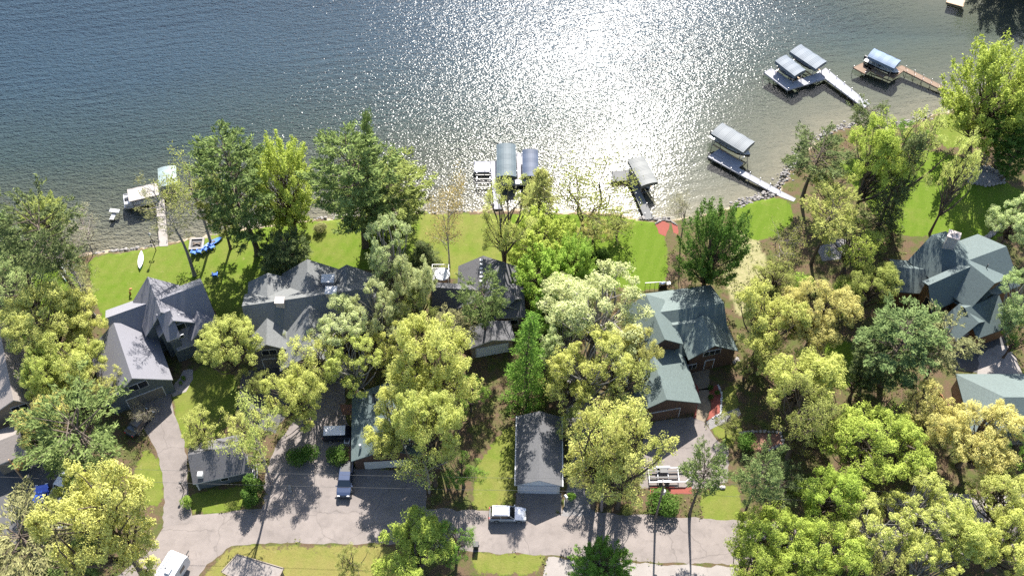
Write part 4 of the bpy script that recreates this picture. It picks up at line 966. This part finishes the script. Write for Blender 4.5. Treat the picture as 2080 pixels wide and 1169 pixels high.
# left dock
dock('long pale dock at the far left reaching to a pale canopy',[[(315,383),(331,383),(341,499),(324,500)]],'dk_pale',along((316,390),(325,495),5)+along((330,390),(340,495),5))
lift('boat lift with a pale grey-green canopy at the tip of the far left dock',(338,337),(340,376),2.9,'cv_mint',1.6,arch=.25)
lift('boat lift with a flat cream canopy beside the far left dock',(260,397),(321,383),2.7,'cv_tan',1.5,flat=True)
p=P(270,407,WZ+.1); boat('white pontoon boat with its bow showing from under the cream canopy',p[0]+1.7,p[1],WZ+.15,R(197),6.2,2.3,'p_white','p_grey',True)
q=P(231,440,WZ); t=root('swim_platform','small white swim platform with a striped ladder alone off the left shore','swim platform',(q[0],q[1],WZ),R(-8))
MB().box((0,.8,.55),(1.6,.7,.12)).build('platform',M['white'],t); MB().box((0,0,.25),(.7,1.7,.06)).build('ramp',M['p_grey'],t)
for i in range(5): MB().box((0,-.8+i*.36,.32),(.66,.1,.06)).build('step',M['white'],t)
for s in (-.6,.6): MB().tube([(s,.8,-1.2),(s,.8,1.)],.05,8).build('post',M['metal'],t)
# centre dock
dock('white L-shaped centre dock between the glittering water and the lawn',[[(996,327),(1009,327),(1019,424),(1004,424)],[(963,328),(996,328),(996,349),(963,349)],[(1016,364),(1072,364),(1072,375),(1016.5,375)],[(1049,312),(1061,312),(1064,364),(1052,364)]],'dk_white',
 [(964,330),(964,348),(985,348)]+along((996,340),(1004,420),4)+along((1010,340),(1019,420),4)+[(1070,374),(1050,314),(1060,314),(1063,350),(1050,350)])
_,m,an,L,z=lift('boat lift with a tall slate-blue ribbed canopy at the centre dock',(1028,290),(1029,356),3.2,'cv_teal',2.3,arch=.4)
boat('dark runabout under the slate-blue canopy at the centre dock',m[0],m[1]+.2,WZ+.7,R(-90),6.6,2.3,'p_black')
_,m,an,L,z=lift('boat lift with a plain navy blue canopy right of the centre dock',(1077,302),(1078,357),2.6,'cv_blue',2.3,arch=.3)
boat('dark boat under the navy blue canopy',m[0],m[1],WZ+.7,R(-90),5.6,2.1,'p_navy')
q=P(1058,369,.2); t=root('paddleboard','white and teal paddleboard lying across the centre dock','paddleboard',(q[0],q[1],DKZ+.06),R(3))
V=[(1.6*math.cos(a),.36*math.sin(a)) for a in np.linspace(0,6.28,24,endpoint=False)]; MB().prism(V,0,.1).build('board',M['p_white'],t); MB().box((.3,0,.11),(.7,.5,.03)).build('deck_pad',M['teal'],t)
for i,(y,l) in enumerate(((360,'nearer the platform'),(376,'nearer the shore'))):
    q=P(982,y,WZ+.3); t=root('lift_cradle','empty dark lift cradle left of the centre dock, '+l,'lift cradle',(q[0],q[1],WZ),0,'empty lift cradles')
    for s in (-.45,.45): MB().box((0,s,.35),(2.6,.16,.16)).build('bunk',M['black'],t)
    for s in (-1.1,1.1): MB().box((s,0,.2),(.12,1.2,.12)).build('cross_beam',M['metal'],t)
    for s in (-1.1,1.1): MB().tube([(s,.6,-1.3),(s,.6,.8)],.05,8).build('post',M['metal'],t)
# grey dock right of centre
dock('grey dock with a broad end platform below the grey angled canopy',[[(1270,346),(1281,346),(1327,442),(1311,446)],[(1243,349),(1270,346),(1276,366),(1243,368)]],'dk_grey',[(1244,350),(1244,367)]+along((1271,350),(1312,440),5)+along((1281,350),(1326,440),5))
_,m,an,L,z=lift('boat lift with a grey canopy angled beside the grey dock',(1292,320),(1320,372),2.8,'cv_grey',2.3,arch=.2)
boat('dark speedboat under the grey angled canopy',m[0],m[1],WZ+.6,an,6.,2.2,'p_black')
# long right dock
dock('long white dock with a wide platform under the charcoal canopy',[[(1438,318),(1447,312),(1590,390),(1616,403),(1612,409),(1585,399)],[(1447,312),(1460,303),(1510,331),(1500,340)]],'dk_white',along((1440,320),(1584,398),8)+[(1461,304),(1509,331),(1484,317)]+along((1520,351),(1588,390),4))
_,m,an,L,z=lift('long boat lift with a ribbed charcoal canopy beside the long white dock',(1456,258),(1522,297),3.3,'cv_dark',2.8,arch=.2)
boat('dark cruiser under the charcoal canopy',m[0],m[1],WZ+.8,an,7.6,2.6,'p_black')
# upper right white dock
dock('white U-shaped dock with two steel-blue canopies at the upper right',[[(1552,147),(1567,139),(1612,168),(1600,183)],[(1612,166),(1665,147),(1677,160),(1600,183)],[(1665,147),(1677,138),(1767,212),(1755,219),(1677,160)]],'dk_white',[(1553,147),(1566,140),(1580,165),(1601,182)]+along((1625,175),(1660,165),3)+along((1680,162),(1752,217),6)+along((1680,142),(1764,210),6))
for a,c,l,wd in (((1586,116),(1626,147),'the shorter steel-blue canopy at the upper right white dock',2.7),((1616,96),(1669,131),'the longer steel-blue canopy at the upper right white dock',3.0)):
    _,m,an,L,z=lift('boat lift under '+l,a,c,wd,'cv_steel',2.3,arch=.16); boat('dark boat sheltered by '+l,m[0],m[1],WZ+.7,an,L*.85,2.2,'p_navy')
# tan dock
dock('tan-brown wooden dock with a square end at the far upper right',[[(1733,137),(1754,127),(1772,140),(1757,150)],[(1754,134),(1762,130),(1800,152),(1793,157)],[(1822,137),(1832,133),(1918,176),(1912,182)],[(1800,152),(1822,137),(1836,143),(1816,158)]],'dk_tan',[(1734,137),(1754,128),(1757,150)]+along((1760,140),(1796,158),3)+along((1838,145),(1910,181),5)+along((1836,135),(1914,175),5))
_,m,an,L,z=lift('boat lift with a light blue striped canopy over the tan dock',(1770,104),(1824,129),2.6,'cv_sky',2.4,arch=.25)
boat('black speedboat in the lift at the tan dock',m[0],m[1]-.3,WZ+.6,an,6.4,2.3,'p_black')
q=P(1940,6,WZ); t=root('swim_raft','small dark swim raft floating at the top right of the view','swim raft',(q[0],q[1],WZ),R(-25))
MB().box((0,0,.3),(3.2,2.,.16)).build('deck',M['wood'],t)
for s in (-1,1): MB().tube([(-1.5,s*.7,.05),(1.5,s*.7,.05)],.25,10).build('float',M['black'],t)
for s in (-.25,.25): MB().tube([(1.5,s,-.4),(1.5,s,1.1)],.04,6).build('ladder_rail',M['metal'],t)
# shoreline rocks
rng=random.Random(4); b=MB()
for seg,n,wd in (([(1490,421),(1530,407),(1575,396)],150,.8),([(1585,380),(1606,345),(1625,318)],150,1.2),([(1660,285),(1690,268),(1740,253)],120,.9),([(1300,446),(1360,446)],60,.4),([(1800,262),(1890,237)],80,.8),([(190,516),(320,500)],50,.3),([(860,433),(960,430)],40,.3),([(640,447),(720,438)],40,.3)):
    pl=[P(x,y,WZ+.2)[:2] for x,y in seg]
    for i in range(n):
        k=rng.randrange(len(pl)-1); t=rng.random(); q=pl[k]+(pl[k+1]-pl[k])*t; r0=rng.uniform(.12,.34)
        b.ell((q[0]+rng.gauss(0,wd*.5),q[1]+rng.gauss(0,wd*.5),WZ+.25+rng.uniform(-.1,.35)),(r0,r0*rng.uniform(.6,1),r0*.6),6,4,0,.18,rng)
o=b.build('shore_rocks',M['rock']); tag(o,'pale loose boulders and cobbles lining the waterline','shore rocks',None,'stuff')
# ---------------------------------------------------------------- vehicles
def wheel(o,x,y,r,w=.24):
    b=MB(); b.tube([(x,y-w/2,r),(x,y+w/2,r)],r,18); t=b.build('wheel',M['tyre'],o,bevel=.03); sg=1 if y>0 else -1
    MB().tube([(x,y+sg*(w/2-.02),r),(x,y+sg*(w/2+.015),r)],r*.62,14).build('rim',M['metal'],t)
def car(name,label,cat,px,rz,paint,kind='suv',L=4.85,W=1.92,roofmat=None,rails=False):
    q=P(*px,0.); o=root(name,label,cat,(q[0],q[1],.012),rz,'parked vehicles'); h=W/2; f=L/4.85
    if kind=='suv': low=[(-2.40,.42),(-2.42,.78),(-2.34,1.02),(1.02,1.05),(1.75,.98),(2.22,.86),(2.42,.66),(2.42,.40),(2.1,.30),(-2.1,.30)]; cab=(-2.28,1.0,-1.95,.25,1.0,1.70)
    elif kind=='sedan': low=[(-2.40,.42),(-2.42,.72),(-2.30,.93),(1.02,.92),(1.75,.86),(2.25,.74),(2.42,.56),(2.42,.36),(2.1,.26),(-2.1,.26)]; cab=(-1.75,1.05,-1.05,.25,.9,1.42)
    elif kind=='van': low=[(-2.40,.42),(-2.42,.85),(-2.38,1.05),(1.35,1.08),(1.95,.96),(2.30,.80),(2.42,.62),(2.42,.38),(2.1,.28),(-2.1,.28)]; cab=(-2.36,1.6,-2.2,.65,1.05,1.78)
    else: low=[(-2.40,.50),(-2.42,.95),(-2.40,1.08),(1.15,1.10),(1.9,1.06),(2.30,.98),(2.42,.75),(2.42,.45),(2.1,.36),(-2.1,.36)]; cab=(-.75,1.2,-.55,.55,1.06,1.80)
    low=[(x*f,z) for x,z in low]
    b=MB(); b.extr_y(low,-h,h); b.v=[(x,y*(.90 if x>2.2*f or x<-2.35*f else (.95 if x>1.9*f else 1)),z) for x,y,z in b.v]; body=b.build('body',paint,o,bevel=.07)
    x0,x1,t0,t1,zb,zt=cab; x0*=f;x1*=f;t0*=f;t1*=f; hb,ht=h*.93,h*.74
    v=[(x0,-hb,zb),(x1,-hb,zb),(x1,hb,zb),(x0,hb,zb),(t0,-ht,zt),(t1,-ht,zt),(t1,ht,zt),(t0,ht,zt)]
    MB().add(v,[(3,2,1,0),(4,5,6,7),(0,1,5,4),(1,2,6,5),(2,3,7,6),(3,0,4,7)]).build('windows',M['glass'],o,bevel=.05)
    rf=MB(); rf.box(((t0+t1)/2,0,zt+.015),(t1-t0+.12,ht*2+.06,.07)); rf.build('roof',roofmat or paint,o,bevel=.03)
    def post(a,c): MB().tube([a,c],.045,6).build('pillar',paint,o)
    for s in (-1,1):
        post((x0,s*hb,zb),(t0,s*ht,zt)); post((x1,s*hb,zb),(t1,s*ht,zt)); m=.45; post((x0+(x1-x0)*m,s*hb*1.0,zb),(t0+(t1-t0)*m,s*ht,zt))
        MB().box((x1-.1,s*(h+.08),zb+.1),(.16,.2,.15)).build('side_mirror',paint,o,bevel=.03)
        MB().box((2.34*f,s*h*.66,low[5][1]-.1),(.16,.36,.16)).build('headlight',M['lamp'],o,bevel=.03)
        MB().box((-2.39*f,s*h*.74,low[2][1]-.14),(.1,.26,.24)).build('tail_light',M['red'],o,bevel=.02)
        if rails: MB().box(((t0+t1)/2,s*ht*.86,zt+.1),((t1-t0)*.85,.05,.06)).build('roof_rail',M['chrome'],o)
    MB().box((2.42*f,0,.45),(.1,W*.86,.2)).build('bumper',M['black'],o,bevel=.04); MB().box((-2.42*f,0,.5),(.1,W*.86,.2)).build('bumper',M['black'],o,bevel=.04)
    if kind=='truck': MB().box((-1.6*f,0,1.085),(1.5*f,W*.80,.03)).build('cargo_bed',M['black'],o)
    r=.36 if kind!='truck' else .40
    for x in (-1.45*f,1.5*f):
        for s in (-1,1): wheel(o,x,s*(h-.10),r)
    return o
car('parked_car','silver SUV parked along the road edge before the white garage','car',(1031,1048),R(-1),M['p_silver'],'suv',4.9,1.95,rails=True)
car('parked_car','silver-roofed van parked nose-in beside the skylight garage','van',(694,886),R(2),M['p_black'],'van',4.9,1.95,M['p_white'])
car('pickup_truck','dark navy pickup parked in front of the brown garage wall','pickup truck',(703,978),R(-91),M['p_navy'],'truck',5.2,1.95)
car('pickup_truck','bright blue pickup in the shade at the lower left','pickup truck',(88,1024),R(103),M['p_blue'],'truck',5.2,1.95)
car('pickup_truck','white pickup half hidden by the broad dark pine','pickup truck',(132,990),R(70),M['p_white'],'truck',5.0,1.95)
car('parked_car','white car glimpsed under the big two-trunked oak','car',(150,1050),R(75),M['p_white'],'sedan',4.6,1.82)
car('parked_car','black car in the shade at the navy house garage','car',(286,862),R(62),M['p_black'],'sedan',4.6,1.82)
# camper
A=P(363,1119,3.); B=P(322,1185,3.); m=(A+B)/2; L=7.2; an=math.atan2(A[1]-B[1],A[0]-B[0]); u=(A-B)/np.linalg.norm(A-B); c=A-u*L/2
o=root('camper_trailer','white camper trailer with a roof ladder cut by the bottom edge','camper',(c[0],c[1],.01),an,None)
b=MB(); b.extr_y([(-L/2,.55),(-L/2,2.95),(L/2-.5,2.95),(L/2,2.5),(L/2,.9),(L/2-.4,.55)],-1.22,1.22); b.build('body',M['p_white'],o,bevel=.08)
for i in range(3): MB().box((-2+i*2,-1.23,1.9),(1.0,.06,.6)).build('window',M['glass'],o)
MB().box((.1,-1.24,1.5),(.65,.05,1.75)).build('door',M['p_grey'],o)
for i in range(2): MB().box((-1.6+i*3,.2,3.02),(.6,.6,.18)).build('roof_vent',M['p_grey'],o,bevel=.03)
MB().box((.9,-.2,3.1),(.9,.7,.3)).build('air_conditioner',M['p_white'],o,bevel=.05)
b=MB(); b.box((0,.95,2.99),(L*.8,.06,.05)); b.box((0,.45,2.99),(L*.8,.06,.05))
for i in range(13): b.box((-L*.38+i*L*.063,.7,2.985),(.05,.5,.04))
b.build('roof_ladder',M['metal'],o); MB().box((L/2+.6,0,.5),(1.3,.12,.12)).build('hitch',M['black'],o)
for x in (-.7,.2):
    for s in (-1,1): wheel(o,x,s*1.12,.36)
# boat trailer
q=P(1356,968); o=root('boat_trailer','white tandem-axle boat trailer parked beside the red mulch strip','trailer',(q[0],q[1],.012),R(1))
for s in (-1,1):
    MB().box((-.2,s*1.05,.62),(5.0,.14,.16)).build('side_beam',M['p_white'],o); MB().box((-.6,s*1.08,.86),(1.9,.34,.08)).build('fender',M['p_white'],o,bevel=.03)
    MB().box((-.6,s*.45,.85),(3.9,.2,.12)).build('bunk',M['black'],o)
    for x in (-1.05,-.2): wheel(o,x,s*1.08,.33)
    MB().tube([(2.3,s*1.05,.62),(3.5,0,.6)],.07,6).build('tongue_arm',M['p_white'],o)
for x in (-2.6,-1.4,0,1.4): MB().box((x,0,.58),(.1,2.1,.1)).build('cross_beam',M['p_white'],o)
MB().tube([(3.4,0,.6),(4.3,0,.55)],.07,6).build('tongue',M['p_white'],o); MB().box((3.3,0,.95),(.3,.3,.6)).build('winch_post',M['black'],o); MB().box((-.6,.4,1.0),(1.0,.6,.25)).build('step_pad',M['black'],o)
# small objects around the garages
q=P(706,900); o=root('air_conditioner','small white air-conditioning unit beside the silver-roofed van','air conditioner',(q[0],q[1],.01)); MB().box((0,0,.4),(.8,.8,.8)).build('casing',M['white'],o,bevel=.04); MB().tube([(0,0,.8),(0,0,.84)],.3,14).build('fan_grille',M['black'],o)
q=P(859,962); o=root('storage_bin','orange storage bin at the corner of the brown garage','bin',(q[0]-.5,q[1],.01)); MB().box((0,0,.35),(.8,.55,.7)).build('bin_body',m_plain('orange_plastic',(.5,.10,.02)),o,bevel=.05); MB().box((0,0,.74),(.86,.6,.08)).build('lid',M['black'],o,bevel=.03)
q=P(866,966); o=root('trash_bin','black wheeled bin beside the orange bin','bin',(q[0],q[1],.01)); MB().box((0,0,.55),(.6,.65,1.0)).build('bin_body',M['black'],o,bevel=.05); MB().box((0,0,1.1),(.66,.72,.1)).build('lid',M['black'],o,bevel=.03)
rng=random.Random(9); q=P(513,962); 
for i in range(7):
    b=MB(); b.box((0,0,0),(.09,2.1,.14)); o=b.build('white_board',M['white']); o.location=(float(q[0]-.6+i*.22),float(q[1]+rng.uniform(-.3,.3)),.35+.06*(i%3)); o.rotation_euler=(R(rng.uniform(4,14)),0,R(rng.uniform(-14,16))); tag(o,'white painted board in the loose pile behind the shed','board','pile of white boards')
def mailbox(label,px,mat,rz):
    q=P(*px); o=root('mailbox',label,'mailbox',(q[0],q[1],0),rz); MB().box((0,0,.55),(.12,.12,1.1)).build('post',M['wood'],o)
    b=MB(); b.extr_y([(-.17,1.1),(-.17,1.28),(-.12,1.38),(0,1.42),(.12,1.38),(.17,1.28),(.17,1.1)],-.28,.28); b.build('box',M[mat],o); MB().box((.19,.1,1.32),(.02,.2,.12)).build('flag',M['red'],o)
mailbox('white mailbox on a post right of the white garage',(1149,1016),'white',R(35))
q=P(967,1112); o=root('trash_bin','tall black wheeled bin standing by the lower road edge','bin',(q[0],q[1],0)); MB().box((0,0,.6),(.65,.7,1.1)).build('bin_body',M['black'],o,bevel=.05); MB().box((0,.02,1.2),(.7,.78,.1)).build('lid',M['black'],o,bevel=.03)
for s in (-.3,.3): wheel(o,s*1.,.32,.13,.08)
q=P(380,982); o=root('downlight_post','thin black lamp post at the left corner of the shed','lamp post',(q[0]-.2,q[1]-1.,0)); MB().tube([(0,0,0),(0,0,2.2)],.06,8).build('post',M['black'],o); MB().ell((0,0,2.3),(.2,.2,.2)).build('lamp',M['black'],o)
q=P(317,508); o=root('lamp_post','tall black lamp post with a crossbar on the left lawn by the shore','lamp post',(q[0],q[1],0)); MB().tube([(0,0,0),(0,0,3.7)],[.07,.05],8).build('pole',M['black'],o); MB().box((0,0,2.4),(.7,.07,.07)).build('crossbar',M['black'],o); MB().ell((0,0,3.85),(.2,.2,.22)).build('lamp',M['lamp'],o); MB().ell((0,0,4.08),(.24,.24,.08)).build('lamp_cap',M['black'],o)
for s in (-.3,.3): MB().box((s,0,2.2),(.2,.2,.3)).build('bird_feeder',M['black'],o)
def hull(name,label,cat,px,rz,L,W,mat,deck):
    q=P(*px); o=root(name,label,cat,(q[0],q[1],.02),rz); k=16; V=[];F=[]
    for i in range(k+1):
        t=-1+2*i/k; w=W/2*(1-abs(t)**2.2)+.01; V+=[(t*L/2,-w,.34+.12*t*t),(t*L/2,-w*.6,.06),(t*L/2,w*.6,.06),(t*L/2,w,.34+.12*t*t)]
    F=[(i*4+j,(i+1)*4+j,(i+1)*4+j+1,i*4+j+1) for i in range(k) for j in range(3)]; MB().add(V,F).build('hull',M[mat],o)
    V2=[];
    for i in range(k+1): V2+=[V[i*4],V[i*4+3]]
    V2=[(x,y,z+.005) for x,y,z in V2]; MB().add(V2,[(i*2,i*2+1,i*2+3,i*2+2) for i in range(k)]).build('deck',M[deck],o); MB().box((-.1,0,.4),(.9,W*.5,.06)).build('cockpit',M['black' if deck!='p_white' else 'teal'],o,bevel=.02)
hull('kayak','white and teal kayak lying alone on the left lawn','kayak',(287,530),R(97),3.6,.85,'teal','p_white')
hull('canoe','teal canoe lying under the tall leaning pine','canoe',(129,552),R(115),4.2,.8,'teal','p_grey')
hull('kayak','blue kayak beside the blue lawn chairs','kayak',(434,494),R(38),3.4,.8,'blue_pl','blue_pl')
def chair(label,px,rz):
    q=P(*px); o=root('lawn_chair',label,'chair',(q[0],q[1],0),rz,'blue lawn chairs'); MB().box((0,.05,.38),(.62,.6,.06)).build('seat',M['blue_pl'],o)
    b=MB(); b.add([(-.33,.34,.36),(.33,.34,.36),(.33,.62,1.05),(-.33,.62,1.05),(-.33,.39,.33),(.33,.39,.33),(.33,.67,1.03),(-.33,.67,1.03)],[(0,1,2,3),(7,6,5,4),(0,4,5,1),(1,5,6,2),(2,6,7,3),(3,7,4,0)]); b.build('backrest',M['blue_pl'],o)
    for s in (-1,1):
        MB().box((s*.38,.05,.6),(.13,.75,.05)).build('armrest',M['blue_pl'],o)
        MB().box((s*.36,-.25,.29),(.08,.1,.58)).build('leg',M['blue_pl'],o); MB().box((s*.36,.36,.24),(.08,.1,.48)).build('leg',M['blue_pl'],o)
for px,rz,l in (((395,515),170,'blue lawn chair nearest the lamp post, facing the fire pit'),((406,513),176,'middle blue lawn chair facing the fire pit'),((420,508),150,'blue lawn chair beside the blue kayak'),((433,503),120,'blue lawn chair behind the blue kayak'),((438,560),190,'lone blue lawn chair in the shade near the navy house')): chair(l,px,R(rz))
q=P(400,496); o=root('fire_pit','square stone-edged fire pit with charred logs before the blue chairs','fire pit',(q[0],q[1],0),R(4))
b=MB(); 
for x,y,a,c in ((0,1,2.3,.3),(0,-1,2.3,.3),(1,0,.3,1.7),(-1,0,.3,1.7)): b.box((x,y,.14),(a,c,.28))
b.build('stone_rim',M['rock'],o); MB().box((0,0,.05),(1.7,1.7,.08)).build('ash_bed',M['black'],o)
for i in range(3): MB().tube([(-.6,-.3+i*.3,.2),(.6,.2-i*.25,.25)],.1,7).build('log',M['pole'],o)
q=P(265,597); o=root('garden_stump','rust-brown carved post standing on the lawn behind the navy house','garden post',(q[0],q[1],0),R(20)); MB().tube([(0,0,0),(.05,0,.6),(.25,.05,1.0)],[.16,.13,.15],8).build('post',M['wood_red'],o); MB().ell((.32,.06,1.05),(.26,.17,.17)).build('carved_top',M['wood_red'],o)
# swing frame and fire circle on the right lawn
q=P(1985,330); o=root('swing_frame','weathered wooden swing frame in the shade near the stone circle','swing',(q[0],q[1],0),R(-30))
for s in (-1,1):
    for t in (-1,1): MB().tube([(s*1.3,t*.8,0),(s*1.15,0,2.1)],.07,6).build('leg',M['concrete'],o)
MB().tube([(-1.3,0,2.1),(1.3,0,2.1)],.08,6).build('top_beam',M['concrete'],o); MB().box((0,0,.5),(1.4,.5,.08)).build('seat',M['wood'],o); MB().box((0,.25,.8),(1.4,.06,.5)).build('backrest',M['wood'],o)
for s in (-.65,.65): MB().tube([(s,0,.5),(s,0,2.1)],.02,4).build('chain',M['metal'],o)
rng=random.Random(8)
def ring(label,pts,cat,r=(.16,.3),n=40,name='edging_stone',mat='rock',grp=None,close=False):
    pl=[P(x,y)[:2] for x,y in pts]; pl+= [pl[0]] if close else []
    seg=[np.linalg.norm(pl[i+1]-pl[i]) for i in range(len(pl)-1)]; T=sum(seg)
    for k in range(n):
        d=T*(k+.5)/n; i=0
        while d>seg[i] and i<len(seg)-1: d-=seg[i]; i+=1
        q=pl[i]+(pl[i+1]-pl[i])*d/seg[i]; rr=rng.uniform(*r); b=MB(); b.ell((0,0,rr*.4),(rr,rr*rng.uniform(.7,1),rr*.65),7,5,0,.14,rng)
        o=b.build(name,M[mat]); o.location=(float(q[0]),float(q[1]),0.); o.rotation_euler=(0,0,rng.random()*6); tag(o,label,cat,grp or label)
ring('boulder in the ring around the stone circle on the right lawn',[(1955,350),(1975,338),(2010,342),(2036,358),(2038,372),(2000,378),(1965,370)],'boulder',(.25,.45),26,'boulder',close=True)
ring('pale edging stone along the red mulch bed of the entry green house',[(1458,780),(1466,800),(1464,840),(1446,850)],'edging stone',(.15,.24),20,mat='white')
ring('pale edging stone around the small shore mulch bed',[(1330,455),(1345,447),(1362,449),(1376,458)],'edging stone',(.14,.22),14)
ring('dark retaining stone along the driveway lawn',[(1438,988),(1472,990)],'edging stone',(.22,.32),9,'retaining_stone','stone')
ring('pale boulder around the brown bed by the curved driveway',[(1500,880),(1540,876),(1585,878),(1592,900),(1560,916)],'boulder',(.2,.35),18,'boulder')
ring('pale stone block of the steps at the right edge',[(1996,490),(2012,478),(2030,462),(2050,452)],'boulder',(.4,.7),10,'stone_block')
ring('boulder at the corner of the shared driveway',[(588,985),(590,1000)],'boulder',(.2,.35),3,'boulder','rock')
ring('small pale boulder beside the entry porch',[(1490,738),(1496,728),(1502,736)],'boulder',(.2,.36),4,'boulder','rock')
# bits seen at the house backs
q=P(1346,583); o=root('gas_grill','silver and black gas grill behind the entry green house','grill',(q[0],q[1],0),R(10)); MB().box((0,0,.45),(1.2,.6,.9)).build('cabinet',M['black'],o,bevel=.03); MB().ell((0,0,1.0),(.55,.32,.28)).build('lid',M['chrome'],o); MB().box((.85,0,.9),(.5,.5,.05)).build('side_shelf',M['metal'],o)
q=P(1330,581); o=root('deck_railing','pale railing behind the entry green house','railing',(q[0],q[1],0),R(4)); MB().box((0,0,1.),(3.2,.08,.08)).build('top_rail',M['white'],o)
for i in range(5): MB().box((-1.5+i*.75,0,.5),(.07,.07,1.)).build('post',M['white'],o)
q=P(1905,815); o=root('board_fence','short orange-brown board fence in the lower right wood','fence',(q[0],q[1],0),R(-68)); 
for i in range(3): MB().box((-1.8+i*1.8,.06,.9),(.12,.12,1.8)).build('post',M['wood_red'],o)
MB().box((0,0,.95),(3.8,.05,1.6)).build('boards',M['wood_red'],o)
q=P(1735,965); o=root('log','bare grey fallen log in the lower right wood','log',(q[0],q[1],.25),R(35)); MB().tube([(-2,0,0),(0,.1,.1),(2.4,-.1,.5)],[.16,.13,.07],7).build('trunk',M['twig'],o); MB().tube([(.6,.05,.2),(1.5,.6,.6)],[.06,.03],5).build('branch',M['twig'],o)
# utility poles and wires
poles=[]
for px,lb in (((1331,1053),'wooden utility pole by the round roadside shrub'),((-260,1010),'wooden utility pole beyond the left edge'),((2330,1090),'wooden utility pole beyond the right edge')):
    q=P(*px); o=root('utility_pole',lb,'utility pole',(q[0],q[1],0),0,None); MB().tube([(0,0,0),(0,0,10.2)],[.16,.11],10).build('pole',M['pole'],o); MB().box((0,0,9.6),(.12,2.0,.12)).build('crossarm',M['pole'],o)
    for s in (-.85,.85): MB().tube([(0,s,9.66),(0,s,9.85)],.06,8).build('insulator',M['p_grey'],o)
    MB().tube([(.25,0,7.6),(.25,0,8.5)],.2,10).build('transformer',M['p_grey'],o); poles.append(q)
mw=m_plain('wire',(.08,.08,.08),.7,0.,spec=.1)
for a,c,lb in ((1,0,'left of'),(0,2,'right of')):
    for s in (-.85,.85):
        A=poles[a]+np.array((0,s,9.85)); C=poles[c]+np.array((0,s,9.85)); pt=[A+(C-A)*t-np.array((0,0,1.1*4*t*(1-t))) for t in np.linspace(0,1,25)]
        o=MB().tube(pt,.016,5).build('power_line',mw); tag(o,('lakeward' if s>0 else 'roadward')+' power line crossing the view '+lb+' the utility pole','power line','overhead power lines')
